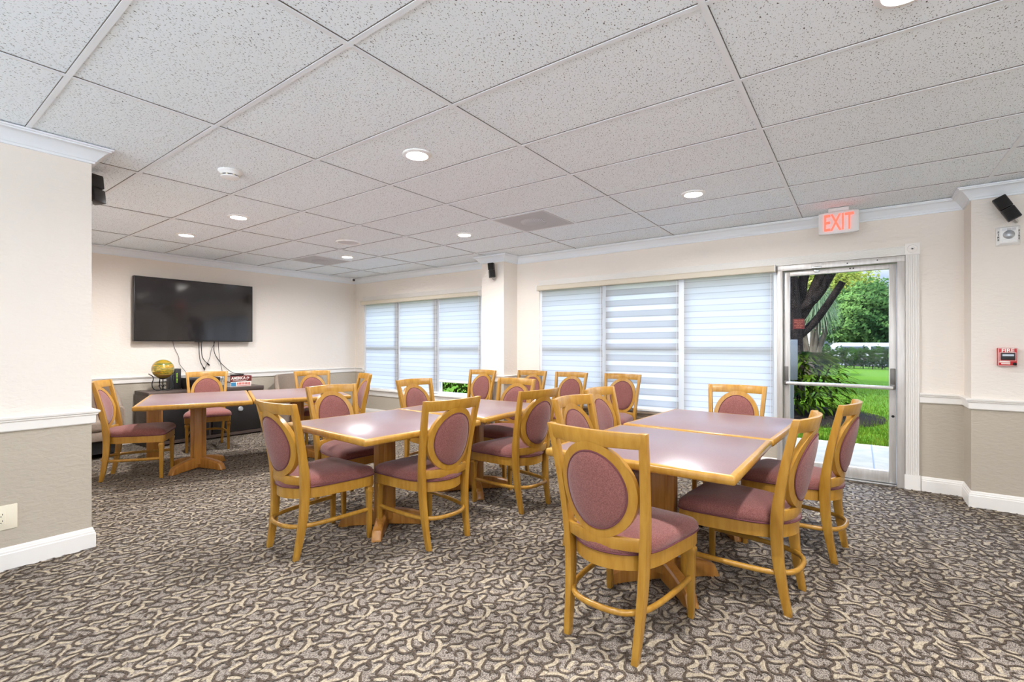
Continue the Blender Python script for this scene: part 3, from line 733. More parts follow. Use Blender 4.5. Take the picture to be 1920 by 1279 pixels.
ZT = .676
g = thing('iron_stand', 'black wrought-iron scroll stand holding the glass globe', 'stand', (-7.14, 2.275, ZT))
b = MB(); b.tube([(0, 0, .004), (0, 0, .15)], .006, 8); b.lathe([(.012, .145), (.045, .158), (.047, .162), (.01, .154)], 16); b.build('stem', M['black_m'], g)
for k in range(3):
    an = R((90, 270, 180)[k]); m3 = Matrix.Rotation(an, 3, 'Z')
    p = chaikin([(0, 0, .03), (.02, 0, .012), (.07, 0, .006), (.11, 0, .04), (.118, 0, .10), (.10, 0, .145), (.105, 0, .19), (.13, 0, .205), (.152, 0, .222)], 2, False)
    b = MB(); b.tube([m3 @ q for q in p], .0052, 8); b.build('arm', M['black_m'], g)
    p = chaikin([(0, 0, .03), (.012, 0, .07), (.035, 0, .075), (.052, 0, .055)], 2, False)
    m4 = Matrix.Rotation(an + R((35, -35, 180)[k]), 3, 'Z')
    b = MB(); b.tube([m4 @ q for q in p], .0042, 8); b.build('scroll', M['black_m'], g)
b = MB(); b.lathe([(.004, -.120)] + [(.121 * math.cos(R(q)), .120 * math.sin(R(q))) for q in range(-78, 79, 12)] + [(.004, .120)], 36)
tag(b.build('glass_globe', M['globe'], smooth=70, loc=(-7.14, 2.275, ZT + .276)), 'yellow and green swirled art glass globe resting on the iron stand', 'glass globe')
k = thing('black_case', 'upright black case with a column of lime marks behind the globe', 'case', (-7.31, 2.490, ZT), 0)
b = MB(); b.box(-.09, .03, -.035, .035, 0, .268); b.build('body', M['black'], k, bevel=.003)
b = MB()
for z0, z1 in ((.085, .100), (.108, .132), (.140, .150), (.160, .182), (.190, .212)): b.box(.030, .0312, -.020, -.006, z0, z1)
b.build('lime_mark', M['ink_green'], k)
k = thing('grey_box', 'matte dark grey box standing between the globe and the lime-marked case', 'box', (-7.36, 2.432, ZT))
b = MB(); b.box(-.05, .06, -.026, .026, 0, .25); b.build('body', M['grey_box'], k, bevel=.003)
k = thing('stereo_box', 'low black stereo box on the console behind an oval-back chair', 'stereo', (-7.19, 2.70, ZT))
b = MB(); b.box(-.14, .12, -.165, .22, .006, .145); b.build('body', M['black'], k, bevel=.004)
b = MB(); b.box(.120, .124, -.15, .20, .03, .12); b.build('front_panel', M['screen'], k)
for sx in (-.1, .09):
    for sy in (-.15, .18):
        b = MB(); b.lathe([(.012, 0), (.012, .006)], 10, (sx, sy, 0)); b.build('foot', M['dark'], k)
def book(z, h, y0, w, d, cover, label, rz=0):
    t = thing('book', label, 'book', (-7.0, y0, z), rz, 'thick books stacked on the console')
    b = MB(); b.box(-d, 0, 0, w, 0, .004); b.box(-d, 0, 0, w, h - .004, h); b.box(-.005, .001, 0, w, 0, h); b.build('cover', cover, t, bevel=.0015)
    b = MB(); b.box(-d + .006, -.005, .004, w - .006, .004, h - .004); b.build('pages', M['page'], t)
    return t
bk = book(ZT, .070, 3.02, .275, .21, M['book_pale'], 'thick pale book with red lettering, lower of the stack')
b = MB(); b.box(.001, .0018, .005, .07, .008, .062); b.build('spine_patch', M['book_blue'], bk)
for i in range(9):
    b = MB(); b.box(.001, .0020, .085 + i * .02, .098 + i * .02, .028, .058); b.build('spine_mark', M['ink_red'], bk)
b = MB(); b.box(.001, .0020, .085, .26, .012, .018); b.build('spine_mark', M['ink_red'], bk)
bk = book(ZT + .071, .078, 3.015, .285, .22, M['book_red'], 'thick maroon book titled AMERICA, upper of the stack')
text('title', 'AMERICA (+', .055, M['ink_white'], bk, (.0016, .135, .046), (R(90), 0, R(90)), .0004, .82, .0012)
b = MB(); b.box(.001, .002, .03, .215, .010, .015); b.build('spine_mark', M['ink_white'], bk)
k = thing('remote_control', 'black remote control lying on the maroon book', 'remote', (-7.06, 3.13, ZT + .1495), R(4))
b = MB(); b.box(-.022, .022, -.085, .085, 0, .020); rm = b.build('body', M['black'], k, bevel=.006)
b = MB()
for i in range(6):
    for j in (-1, 0, 1): b.box(j * .011 - .003, j * .011 + .003, -.06 + i * .02, -.05 + i * .02, .0195, .0215)
b.build('button_pad', M['grey_box'], k)

def armchair(loc, rz, label):
    t = thing('armchair', label, 'armchair', loc, rz, 'taupe lounge chairs by the television wall')
    F = M['taupe']
    b = MB(); b.box(-.31, .31, -.30, .34, .30, .43); b.build('seat', F, t, bevel=.04, seg=4)
    b = MB(); rr = []
    for i in range(25):
        a = R(-28 + 236 * i / 24); hz = .80 - .26 * max(0, min(1, (abs(i - 12) - 6.5) / 2.5))
        c, s = math.cos(a + math.pi), math.sin(a + math.pi)
        ro, ri = (.43, .37)
        ring = [(c * ri, s * ri * .95, .12), (c * ro, s * ro * .95, .12), (c * ro, s * ro * .95, hz - .03), (c * (ro - .02), s * (ro - .02) * .95, hz), (c * (ri + .01), s * (ri + .01) * .95, hz), (c * ri, s * ri * .95, hz - .03)]
        rr.append(ring)
    b.rings(rr); b.build('backrest', F, t, smooth=50)
    b = MB(); b.box(-.33, .33, -.30, .33, .20, .30); b.build('seat_base', F, t, bevel=.01)
    b = MB(); b.box(-.30, .30, -.28, .30, .06, .20); b.build('plinth', M['dark'], t)
    for sx in (-1, 1):
        b = MB(); b.box(sx * .27 - .02, sx * .27 + .02, -.34, .34, 0, .04); b.build('leg', M['silver'], t, bevel=.004)
    return t
armchair((-7.03, 4.12, 0), R(-90), 'taupe lounge chair against the television wall near the window corner')
armchair((-7.03, 1.42, 0), R(-90), 'taupe lounge chair against the television wall partly hidden by the pillar')

t = thing('waste_bin', 'cream round-topped bin half hidden beside the square column', 'bin', (-4.42, 5.20, 0))
b = MB(); b.lathe([(.10, 0), (.115, .02), (.125, .50), (.125, .51)], 28); b.build('body', M['cream'], t)
b = MB(); b.lathe([(.130, .505), (.130, .535), (.122, .575), (.095, .615), (.05, .642), (.01, .650)], 28); b.build('lid', M['cream'], t, smooth=60)
t = thing('white_box', 'small white box on a black foot behind the middle tables', 'box', (-4.93, 4.36, 0), R(4))
b = MB(); b.box(-.10, .12, -.10, .10, 0, .03); b.build('foot', M['black'], t)
b = MB(); b.box(-.11, .13, -.11, .11, .03, .28); b.build('body', M['white_pl'], t, bevel=.006)

# ------------------------------------------------------------------ ceiling fittings
LAMPS = [(-2.284, 2.103, 'lit recessed downlight above the middle tables, largest in view'), (-4.76, 2.123, 'lit recessed downlight over the corner tables, right of its row neighbour by the television'),
 (-5.996, 2.128, 'lit recessed downlight closest to the television screen'), (-3.508, 3.926, 'lit recessed downlight beside the large return grille, in front of the column'),
 (-1.078, 3.951, 'lit recessed downlight between the return grille and the exit sign'), (-5.688, 3.957, 'lit recessed downlight touching the far return grille'),
 (.13, 2.109, 'recessed downlight nearest the camera, on the exit sign side of the ceiling')]
HID = [(2.55, 2.11), (-1.07, .28), (1.35, .28), (1.9, -1.55), (.1, -3.38)]
def downlight(x, y, lab):
    t = thing('downlight', lab, 'ceiling light', (x, y, CEIL), 0, 'recessed ceiling downlights')
    b = MB(); b.rings([[(r * math.cos(2 * math.pi * i / 32), r * math.sin(2 * math.pi * i / 32), z) for i in range(32)] for r, z in ((.092, .006), (.092, 0), (.086, -.006), (.070, -.008), (.062, -.002), (.062, .006))], loop=True)
    b.build('trim_ring', M['white_pl'], t)
    b = MB(); b.lathe([(.063, .003), (.063, -.0005), (.05, -.003), (.01, -.004)], 28); b.build('lens', M['lamp'], t)
    ld = bpy.data.lights.get('downlight_bulb')
    if ld is None:
        ld = bpy.data.lights.new('downlight_bulb', 'AREA'); ld.shape = 'DISK'; ld.size = .12; ld.energy = LAMP_W; ld.color = (.97, .975, 1.0); ld.spread = R(165)
    o = bpy.data.objects.new('bulb_light', ld); COL.objects.link(o); o.parent = t; o.location = (0, 0, -.012)
    return t
for x, y, lab in LAMPS: downlight(x, y, lab)
for i, (x, y) in enumerate(HID): downlight(x, y, 'recessed downlight in the ceiling of the near half of the hall')

t = thing('smoke_detector', 'white round smoke detector on the ceiling tile nearest the pillar', 'smoke detector', (-3.565, 1.535, CEIL + .006))
b = MB(); b.lathe([(.075, 0), (.075, -.008), (.066, -.014), (.060, -.030)], 32); b.build('base', M['white_pl'], t)
b = MB(); b.lathe([(.050, -.024), (.050, -.040)], 32); b.build('vent', M['dark'], t)
b = MB(); b.lathe([(.058, -.038), (.056, -.046), (.035, -.054), (.005, -.056)], 32); b.build('cap', M['white_pl'], t)
b = MB()
for i in range(8):
    a = 2 * math.pi * i / 8; b.box(.049, .058, -.005, .005, -.040, -.028, Matrix.Rotation(a, 3, 'Z'))
b.build('rib', M['ivory'], t)
t = thing('ceiling_speaker', 'round white ceiling speaker grille between two ceiling lights', 'speaker', (-4.882, 3.411, CEIL + .006))
b = MB(); b.rings([[(r * math.cos(2 * math.pi * i / 40), r * math.sin(2 * math.pi * i / 40), z) for i in range(40)] for r, z in ((.14, 0), (.14, -.010), (.128, -.014), (.118, -.008), (.118, 0))], loop=True); b.build('rim', M['white_pl'], t)
b = MB(); b.lathe([(.119, -.002), (.118, -.006), (.01, -.007)], 40); b.build('grille', M['grille'], t)

def grille_mat():
    m = mat('perforated return grille', srgb(186, 186, 188), .6)
    tt = m.node_tree; p = tt.nodes['Principled BSDF']; co = tt.nodes.new('ShaderNodeTexCoord')
    w = tt.nodes.new('ShaderNodeTexWave'); w.inputs['Scale'].default_value = 34; w.bands_direction = 'X'; tt.links.new(co.outputs['Object'], w.inputs['Vector'])
    r = tt.nodes.new('ShaderNodeValToRGB'); r.color_ramp.elements[0].color = (*srgb(150, 151, 155), 1); r.color_ramp.elements[1].color = (*srgb(216, 217, 219), 1)
    tt.links.new(w.outputs['Fac'], r.inputs[0]); tt.links.new(r.outputs[0], p.inputs['Base Color']); return m
M['return'] = grille_mat()
for cx, lab in ((GX - 1.2192 * 2 + .3048, 'square grey return-air grille between the column and the exit sign'), (GX - 1.2192 * 5 + .3048, 'square grey return-air grille over the far corner chair')):
    t = thing('return_grille', lab, 'air vent', (cx, GY + .6096 * 5.5, CEIL), 0, 'lay-in return grilles')
    b = MB(); s = .288
    b.rings([[(s, -s, .004), (s, s, .004), (-s, s, .004), (-s, -s, .004)], [(s, -s, -.003), (s, s, -.003), (-s, s, -.003), (-s, -s, -.003)], [(s - .015, -s + .015, -.003), (s - .015, s - .015, -.003), (-s + .015, s - .015, -.003), (-s + .015, -s + .015, -.003)], [(s - .015, -s + .015, .004), (s - .015, s - .015, .004), (-s + .015, s - .015, .004), (-s + .015, -s + .015, .004)]], loop=True)
    b.build('frame', M['grille'], t, smooth=0)
    b = MB(); b.box(-s + .014, s - .014, -s + .014, s - .014, -.001, .003); b.build('screen', M['return'], t, smooth=0)
    b = MB(); b.lathe([(.13, -.001), (.125, -.003), (.115, -.018), (.07, -.030), (.01, -.034)], 32); b.build('hump', M['return'], t, smooth=60)

t = thing('exit_sign', 'white exit sign with glowing red letters hung under the ceiling', 'exit sign', (-.150, 5.11, 2.338))
b = MB(); rr = []
for i in range(15):
    u = -1 + 2 * i / 14; x = .148 * u; hz = .098 - .008 * abs(u) ** 4; rr.append([(x, -.020 + .010 * u * u, -hz), (x, .020, -hz), (x, .020, hz), (x, -.020 + .010 * u * u, hz)])
b.rings(rr); b.build('housing', M['exit_body'], t, bevel=.004)
b = MB(); b.box(-.075, .075, -.022, .022, .098, .130); b.build('canopy', M['exit_body'], t, bevel=.003)
text('lettering', 'EXIT', .208, M['exit_red'], t, (0, -.0245, -.006), (R(90), 0, 0), .002, .52, .0016)

def cube_speaker(loc, rz, tilt, roll, label, wall_dist, pitch=0):
    t = thing('wall_speaker', label, 'speaker', loc, rz, 'black double-cube wall speakers')
    t.rotation_euler = (tilt, roll, rz)
    for z, dy, a in ((.049, 0, 0), (-.049, -.006, R(pitch))):
        b = MB(); b.box(-.039, .039, -.05, .05, -.047, .047); q = b.build('speaker_cube', M['black'], t, bevel=.005, loc=(0, dy, z), rot=(0, 0, a))
        b2 = MB(); b2.box(-.033, .033, -.053, -.05, -.041, .041); b2.build('speaker_cloth', M['dark'], q, bevel=.001)
    b = MB(); b.box(-.012, .012, -.0565, -.0555, -.083, -.079); b.build('logo_bar', M['white_pl'], t)
    b = MB(); b.tube([(0, .02, -.095), (0, .02, -.115), (0, .05, -.118), (0, wall_dist, -.118)], .009, 8); b.build('mount', M['steel'], t)
    return t
cube_speaker((.880, 5.00, 2.265), R(-12), R(8), R(-27), 'tilted black double-cube speaker above the white strobe', .085)
cube_speaker((-3.975, 4.99, 2.256), R(28), R(4), R(-5), 'black double-cube speaker on the square column', .10, 16)
cube_speaker((-4.285, .955, 2.335), R(200), 0, R(8), 'black double-cube speaker peeking out behind the pillar corner', .10, 20)

t = thing('strobe_alarm', 'white fire strobe alarm on the wall under the tilted speaker', 'alarm', (.898, YP, 2.07))
b = MB(); b.box(-.065, .065, -.022, 0, -.07, .07); b.build('back_box', M['white_pl'], t, bevel=.006)
b = MB(); b.rings([[(-.063, -.022, -.068), (.063, -.022, -.068), (.063, -.022, .068), (-.063, -.022, .068)], [(-.045, -.045, -.055), (.045, -.045, -.055), (.045, -.045, .060), (-.045, -.045, .060)]]); fc = b.build('face', M['white_pl'], t, bevel=.003)
b = MB(); b.lathe([(.032, 0), (.030, .010), (.020, .018), (.004, .020)], 24, (0, -.044, .005), Matrix.Rotation(R(90), 3, 'X')); b.build('strobe_lens', M['silver'], t)
b = MB()
for i in range(3): b.box(-.036 + i * .025, -.014 + i * .025, -.0465, -.044, .036, .054)
b.build('sounder_grille', M['grille'], t)
b = MB(); b.box(-.035, .035, -.050, -.044, -.050, -.030); b.build('lower_lip', M['white_pl'], t, bevel=.002)
for s in (-1, 1): text('lettering', 'F\nI\nR\nE', .020, M['ink_black'], t, (s * .0545, -.0355, .0), (R(90), 0, R(s * 38)), .0006, 1, .0004, space=.95)
t = thing('fire_alarm', 'red fire alarm pull station on the textured pillar wall', 'fire alarm', (.893, YP, 1.165))
b = MB(); b.box(-.052, .052, -.040, 0, -.067, .067); b.build('box', M['red'], t, bevel=.004)
b = MB(); b.rings([[(x * k, y, z * k2) for x, z in ((-.050, -.065), (.050, -.065), (.050, .065), (-.050, .065))] for y, k, k2 in ((-.0402, 1, 1), (-.0408, 1, 1), (-.0408, .955, .965), (-.0402, .955, .965))], loop=True); b.build('outline', M['ink_white'], t, smooth=0)
text('lettering', 'FIRE', .036, M['ink_white'], t, (0, -.0408, .047), (R(90), 0, 0), .0006, 1.05, .0008)
b = MB(); b.box(-.038, .038, -.050, -.040, -.022, .030); hd = b.build('pull_handle', M['black'], t, bevel=.004)
b = MB(); b.box(-.030, .030, -.0512, -.0500, .006, .020); b.build('handle_label', M['silver'], hd)
b = MB(); b.rings([[(x * k, -.0405, -.0 + z * k) for x, z in ((-.043, -.030), (.043, -.030), (.043, .034), (-.043, .034))] for k in (1, .94)] + [[(x * k, -.0415, z * k) for x, z in ((-.043, -.030), (.043, -.030), (.043, .034), (-.043, .034))] for k in (.94, 1)], loop=True); b.build('handle_outline', M['ink_white'], t, smooth=0)
b = MB(); b.box(-.045, .012, -.0412, -.040, -.042, -.032); b.box(-.035, .012, -.0412, -.040, -.055, -.047); b.build('instruction_strip', M['ink_white'], t)
b = MB(); b.lathe([(.011, 0), (.011, .005), (.006, .007)], 16, (.036, -.040, -.052), Matrix.Rotation(R(90), 3, 'X')); b.build('key_lock', M['dark'], t)

t = thing('security_camera', 'tiny white dome camera tucked in the ceiling corner', 'security camera', (-7.39, 5.265, CEIL))
b = MB(); b.lathe([(.048, 0), (.048, -.012), (.040, -.020)], 24); b.build('base', M['white_pl'], t)
b = MB(); b.lathe([(.004, .038), (.022, .032), (.034, .018), (.038, 0), (.034, -.018), (.022, -.032), (.004, -.038)], 20); bl = b.build('ball', M['white_pl'], t, loc=(0, 0, -.036), rot=(R(8), 0, 0))
b = MB(); b.lathe([(.022, 0), (.022, .006), (.004, .009)], 18, (0, 0, 0), Matrix.Rotation(R(90), 3, 'Y')); b.build('lens', M['black'], t, loc=(.032, -.012, -.038), rot=(0, R(6), R(-35)))

t = thing('wall_outlet', 'ivory double wall outlet low on the near pillar', 'outlet', (XL, .462, .292))
b = MB(); b.box(0, .006, -.058, .066, -.066, .070); b.build('cover_plate', M['ivory'], t, bevel=.003)
b = MB(); b.box(.006, .009, -.018, .020, -.036, .036); fc = b.build('receptacle', M['ivory'], t, bevel=.001)
b = MB()
for z in (-.018, .018):
    b.box(.0085, .0095, -.008, -.005, z, z + .009); b.box(.0085, .0095, .006, .009, z, z + .008)
    b.lathe([(.0028, 0), (.0028, .001)], 8, (.0086, .001, z - .007), Matrix.Rotation(R(90), 3, 'Y'))
b.build('slots', M['dark'], fc)

# ------------------------------------------------------------------ outside the door
def ground_z(x, y):
    u = max(0, min(1, (y - 8.0) / 16)); s = u * u * (3 - 2 * u)
    return -.06 + s * (.36 - .035 * x) + .02 * math.sin(x * .9 + y * .5) * u
b = MB(); xs_ = [-14 + i for i in range(29)]; ys_ = [7.72] + [8 + i * .8 for i in range(60)]
b.add([(x, y, ground_z(x, y)) for y in ys_ for x in xs_], [(j * 29 + i, j * 29 + i + 1, (j + 1) * 29 + i + 1, (j + 1) * 29 + i) for j in range(len(ys_) - 1) for i in range(28)])
struct(b.build('lawn', M['lawn'], smooth=60))
b = MB(); b.box(-14, 8, YN + .2, 7.75, -.3, -.04)
struct(b.build('path', M['concrete'], smooth=0))
b = MB()
for x in (-2.4, .12): b.box(x, x + .012, YN + .2, 7.75, -.045, -.0385)
struct(b.build('path_joint', M['grey_box'], smooth=0))
b = MB(); b.box(-30, 30, -40, YS - .2, -.2, -.06); b.box(XE + .2, 30, YS - .2, 7.7, -.2, -.06); struct(b.build('bounce_ground', M['paving'], smooth=0))  # unseen ground added to bounce daylight in through the fill windows

def np_mesh(name, V, F, m, parent=None):
    me = bpy.data.meshes.new(name); me.from_pydata(V.tolist(), [], F.tolist()); me.materials.append(m)
    o = bpy.data.objects.new(name, me); COL.objects.link(o); o.parent = parent; return o
def leaf_cloud(name, m, blobs, n, size, seed, parent=None, asp=.55, droop=0):
    g = np.random.default_rng(seed); w = np.array([q[3] * q[4] * q[5] for q in blobs]); w /= w.sum()
    idx = g.choice(len(blobs), n, p=w); B = np.array(blobs, float)[idx]
    d = g.normal(size=(n, 3)); d /= np.linalg.norm(d, axis=1)[:, None]
    rr = (.55 + .45 * g.random(n) ** .6) * (1 + .14 * np.sin(d[:, 0] * 9 + d[:, 1] * 7 + d[:, 2] * 11 + idx))
    c = B[:, :3] + d * B[:, 3:] * rr[:, None]
    nrm = d + g.normal(size=(n, 3)) * .55; nrm[:, 2] += .3; nrm /= np.linalg.norm(nrm, axis=1)[:, None]
    t = np.cross(nrm, g.normal(size=(n, 3))); t /= np.linalg.norm(t, axis=1)[:, None]; t[:, 2] -= droop; t /= np.linalg.norm(t, axis=1)[:, None]
    s = np.cross(nrm, t); L_ = size * (.6 + .8 * g.random(n))[:, None]; W_ = L_ * asp
    V = np.stack([c - t * L_ * .5, c + s * W_ * .5, c + t * L_ * .5, c - s * W_ * .5], 1).reshape(-1, 3)
    return np_mesh(name, V, np.arange(4 * n).reshape(n, 4), m, parent)
def at(u, y):                                         # x at distance y along a line of sight through the doorway
    a = (u - 960) / 893.3; return y * (-math.sin(.63) + a * math.cos(.63)) / (math.cos(.63) + a * math.sin(.63))
def zat(u, v, y):
    a = (u - 960) / 893.3; return CAM_Z - (v - 648) / 893.3 * y / (math.cos(.63) + a * math.sin(.63))

# dark trunk tree at the left of the doorway
tx, ty = at(1484, 13), 13.0
t = thing('oak_tree', 'dark forked tree trunk at the edge of the lawn behind the shrub', 'tree', (0, 0, 0))
b = MB()
def limb(pts, rad): b.tube(chaikin(pts, 2, False), [rad[0] + (rad[1] - rad[0]) * i / (len(chaikin(pts, 2, False)) - 1) for i in range(len(chaikin(pts, 2, False)))], 10)
limb([(tx, ty, ground_z(tx, ty) - .1), (tx - .02, ty, 1.2), (tx - .05, ty, 2.2), (tx - .25, ty, 4.6)], (.30, .22))
for tip, mid, r0, zs in (((1562, 505), (1530, 560), .13, 2.0), ((1545, 505), (1516, 570), .15, 1.7), ((1508, 505), (1500, 570), .13, 2.2), ((1540, 590), (1522, 610), .10, 1.35)):
    y_ = ty + .3
    limb([(tx + .02, ty, zs), (at(mid[0], y_), y_, zat(*mid, y_)), (at(tip[0], y_), y_, zat(*tip, y_) + .02), (at(tip[0] + 40, y_), y_, zat(tip[0] + 20, tip[1] - 60, y_))], (r0, r0 * .7))
b.build('trunk', M['bark'], t, smooth=60)
cz = 4.6
leaf_cloud('crown', M['leaf_green'], [(tx + .3, ty + .5, cz + .9, 2.6, 2.0, .9), (tx + 2.0, ty - .6, cz + .3, 1.5, 1.2, .45), (at(1600, 12.5), 12.5, zat(1600, 496, 12.5), .55, .5, .16)], 4200, .20, 3, t)

# silver weeping tree
x0, y0 = at(1532, 19), 19.0
t = thing('weeping_tree', 'small silver-green weeping tree with slim pale stems', 'tree', (0, 0, 0))
b = MB()
for du, dx in ((1514, -.1), (1522, .0), (1527, .12), (1508, -.3), (1534, .3)):
    zb = ground_z(at(du, y0), y0); limb([(at(1520, y0) + dx * .3, y0, zb - .05), (at(du, y0), y0, zb + .8), (at(du + (du - 1520) * 1.4, y0), y0, 2.0), (at(1532, y0), y0, 3.0)], (.10, .05))
b.build('trunk', M['bark_pale'], t, smooth=60)
g = np.random.default_rng(5); V = []; F = []
cx, cy, czz = at(1536, y0), y0, zat(1536, 575, y0)
for i in range(900):
    a = g.random() * 6.283; e_ = g.random() ** .5; hx, hy = math.cos(a), math.sin(a); le = .30 + .26 * g.random(); px, py, pz = cx + hx * .1, cy + hy * .1, czz + .15 + g.normal() * .22
    tw = .012; up = .9 * (1 - e_) + .05; n = 5; o = len(V)
    for k in range(n + 1):
        u = k / n; r = le * (.15 + u * (.6 + .5 * e_)); z = pz + .6 * (up * u * 1.1 - 1.25 * u * u * (.5 + e_ * .6))
        ww = tw * (1.2 - u); V += [(px + hx * r - hy * ww, py + hy * r + hx * ww, z), (px + hx * r + hy * ww, py + hy * r - hx * ww, z)]
    for k in range(n): F.append((o + 2 * k, o + 2 * k + 1, o + 2 * k + 3, o + 2 * k + 2))
np_mesh('crown', np.array(V), np.array(F), M['leaf_silver'], t)

def big_tree(name_label, u, y, blobs, n, size, seed, m, trunk_v=640):
    t = thing('broadleaf_tree', name_label, 'tree', (0, 0, 0), 0, 'trees beyond the hedge'); x = at(u, y)
    bl = [(at(bu, y + dy), y + dy, zat(bu, bv, y + dy), rx * y / 743, ry * y / 743, rz * y / 743) for bu, bv, dy, rx, ry, rz in blobs]
    nonlocal_b = MB(); k = chaikin([(x, y, .2), (x + .1, y, 1.5), (x - .1, y, 3.2), (x, y, bl[0][2])], 2, False)
    nonlocal_b.tube(k, [.32 - .2 * i / (len(k) - 1) for i in range(len(k))], 10); nonlocal_b.build('trunk', M['bark'], t, smooth=60)
    leaf_cloud('crown', m, bl, n, size, seed, t)
big_tree('tall yellow-green broadleaf tree beyond the hedge, behind the weeping tree', 1590, 38.5, [(1565, 560, 0, 50, 50, 48), (1592, 552, 1, 36, 45, 26), (1540, 530, 2, 45, 50, 40), (1500, 545, 2, 45, 50, 55), (1440, 540, 2, 50, 60, 60)], 26000, .22, 11, M['leaf_olive'])
big_tree('dense blue-green tree beyond the hedge, standing over the white van', 1625, 31.3, [(1620, 600, 0, 52, 50, 36), (1652, 575, 0, 44, 50, 34), (1590, 618, 0, 34, 40, 24), (1660, 618, 0, 42, 40, 26), (1625, 565, 1, 36, 40, 26), (1720, 612, 0, 60, 60, 45)], 24000, .19, 12, M['leaf_green'])

# hedge, shrub bed, utility box, van, building
hy = 24.5
t = thing('hedge', 'long clipped green hedge with bare gaps along its foot', 'hedge', (0, 0, 0)); g = np.random.default_rng(8); bl = []
for i in range(26):
    x = -7 + i * .48; gz = ground_z(x, hy); bl.append((x, hy + .1 * math.sin(i * 2.1), gz + .50, .36, .38, .43 + .03 * math.sin(i * 1.7)))
leaf_cloud('foliage', M['leaf_hedge'], bl, 21000, .10, 9, t)
b = MB()
for i in range(40):
    x = -7 + i * .31; gz = ground_z(x, hy); b.tube([(x, hy, gz - .05), (x + .04 * math.sin(i * 3), hy, gz + .3), (x + .1 * math.sin(i * 5), hy + .05, gz + .6)], .022, 6)
b.build('stems', M['bark'], t)
sx_, sy_ = at(1492, 10.4), 10.4
b = MB(); b.lathe([(1.55, 0), (1.5, .05), (.9, .10), (.02, .12)], 32, (sx_ - .15, sy_, -.07)); struct(b.build('planting_bed', M['mulch'], smooth=60))
t = thing('leafy_shrub', 'dark glossy shrub with drooping lance leaves beside the door glass', 'shrub', (0, 0, 0))
V = []; F = []; g = np.random.default_rng(4)
for i in range(950):
    a = g.random() * 6.283; e_ = g.random(); hgt = .1 + 1.05 * g.random() ** .8; rad = .88 * math.sqrt(max(.05, 1 - ((hgt - .25) / 1.0) ** 2)) * (.35 + .65 * g.random())
    bx, by, bz = sx_ + math.cos(a) * rad, sy_ + math.sin(a) * rad, hgt - .02
    an = a + g.normal() * .6; le = .22 + .14 * g.random(); w = .022 + .012 * g.random(); hx, hy_ = math.cos(an), math.sin(an); o = len(V)
    for k in range(5):
        u = k / 4; z = bz + le * (.35 * u - .75 * u * u * (.6 + .5 * e_)); r = le * u; ww = w * (math.sin(math.pi * (.12 + .86 * u)))
        V += [(bx + hx * r - hy_ * ww, by + hy_ * r + hx * ww, z), (bx + hx * r + hy_ * ww, by + hy_ * r - hx * ww, z + .004)]
    for k in range(4): F.append((o + 2 * k, o + 2 * k + 1, o + 2 * k + 3, o + 2 * k + 2))
np_mesh('foliage', np.array(V), np.array(F), M['leaf_shrub'], t)
b = MB()
for i in range(9):
    a = i * .7; b.tube([(sx_ + .1 * math.cos(a), sy_ + .1 * math.sin(a), 0), (sx_ + .4 * math.cos(a), sy_ + .4 * math.sin(a), .5), (sx_ + .55 * math.cos(a), sy_ + .55 * math.sin(a), .9)], .016, 6)
b.build('stems', M['bark'], t)
ux, uy = at(1485, 9.3), 9.3
t = thing('utility_box', 'narrow dark grey utility box in front of the shrub', 'utility box', (ux, uy, -.07), R(20))
b = MB(); b.box(-.07, .07, -.06, .06, .74, 1.42); b.build('cabinet', M['grey_box'], t, bevel=.006)
b = MB(); b.box(-.025, .025, -.025, .025, 0, .74); b.build('post', M['grey_box'], t)
vy = 27.6; gx = at(1668, vy)
t = thing('white_van', 'white van roof showing above the hedge', 'van', (gx, vy, .0), R(6))
b = MB(); b.rings([[(x, y, z) for x, z in ((-2.2, .35), (2.3, .35), (2.35, .75), (2.0, .85), (1.6, 1.28), (1.3, 1.36), (-2.0, 1.38), (-2.2, 1.25))] for y in (-.9, .9)]); b.build('body', M['van'], t, bevel=.04)
for x0_, x1_ in ((-1.9, -.9), (-.8, .3), (.4, 1.35)):
    b = MB(); b.box(x0_, x1_, -.915, -.90, .92, 1.22); b.build('window', M['van_g'], t, bevel=.01)
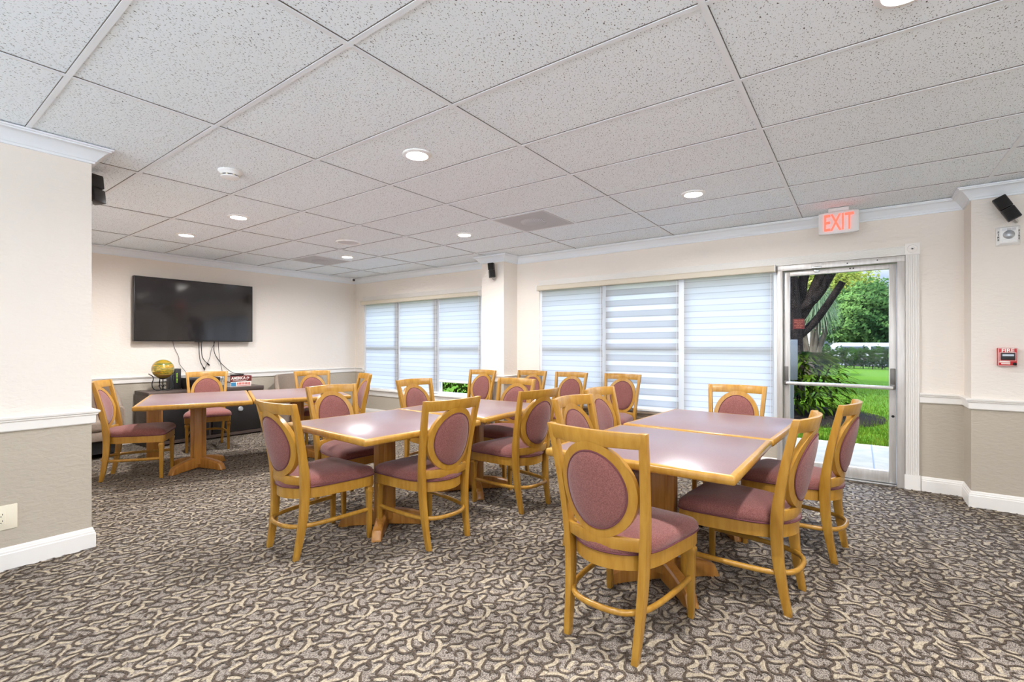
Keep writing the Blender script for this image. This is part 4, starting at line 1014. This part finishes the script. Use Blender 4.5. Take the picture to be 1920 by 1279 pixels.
for x_ in (-1.4, 1.5):
    for y_ in (-.82, .82):
        b = MB(); b.lathe([(.34, -.1), (.36, 0), (.34, .1)], 20, (x_, y_, .36), Matrix.Rotation(R(90), 3, 'X')); b.build('wheel', M['black'], t)
by_ = 62.0; bx_ = at(1540, by_)
t = thing('distant_house', 'pale house with a terracotta roof glimpsed under the trees', 'building', (bx_, by_, 0))
b = MB(); b.box(-9, 5, 0, 6, 0, 3.0); b.build('wall', M['stucco'], t, smooth=0)
b = MB(); b.rings([[(-9.5, -.6, 2.9), (-9.5, 6.6, 2.9), (-8, 3, 4.4)], [(5.5, -.6, 2.9), (5.5, 6.6, 2.9), (4, 3, 4.4)]]); b.build('roof', M['terracotta'], t, smooth=0)
for k in range(5):
    b = MB(); b.box(-8 + k * 2.6, -6.8 + k * 2.6, -.05, .02, .8, 2.2); b.build('window', M['van_g'], t, smooth=0)
t = thing('foundation_hedge', 'dark low hedge outside the corner window, glimpsed under the raised blind', 'hedge', (0, 0, 0))
leaf_cloud('foliage', M['leaf_shrub'], [(-9.5 + i * .45, 7.3 + .1 * math.sin(i), .34, .42, .34, .40) for i in range(15)], 3000, .10, 31, t)
b = MB()
for i in range(15): b.tube([(-9.5 + i * .45, 7.3, -.06), (-9.45 + i * .45, 7.3, .35)], .02, 6)
b.build('stems', M['bark'], t)
# short blades over the nearest lawn
g = np.random.default_rng(2); n = 26000
y = 7.74 + 9 * g.random(n) ** 1.4; x = (-2.6 + 4.6 * g.random(n)) * (y / 10); z = np.array([ground_z(a, c) for a, c in zip(x, y)])
a = g.random(n) * 6.283; h = .035 + .045 * g.random(n); w = .006
V = np.stack([np.c_[x - np.cos(a) * w, y - np.sin(a) * w, z - .005], np.c_[x + np.cos(a) * w, y + np.sin(a) * w, z - .005], np.c_[x + g.normal(size=n) * .02, y + g.normal(size=n) * .02, z + h]], 1).reshape(-1, 3)
tag(np_mesh('grass', V, np.arange(3 * n).reshape(n, 3), M['grass']), 'short green lawn grass beyond the pale path', 'grass', kind='stuff')
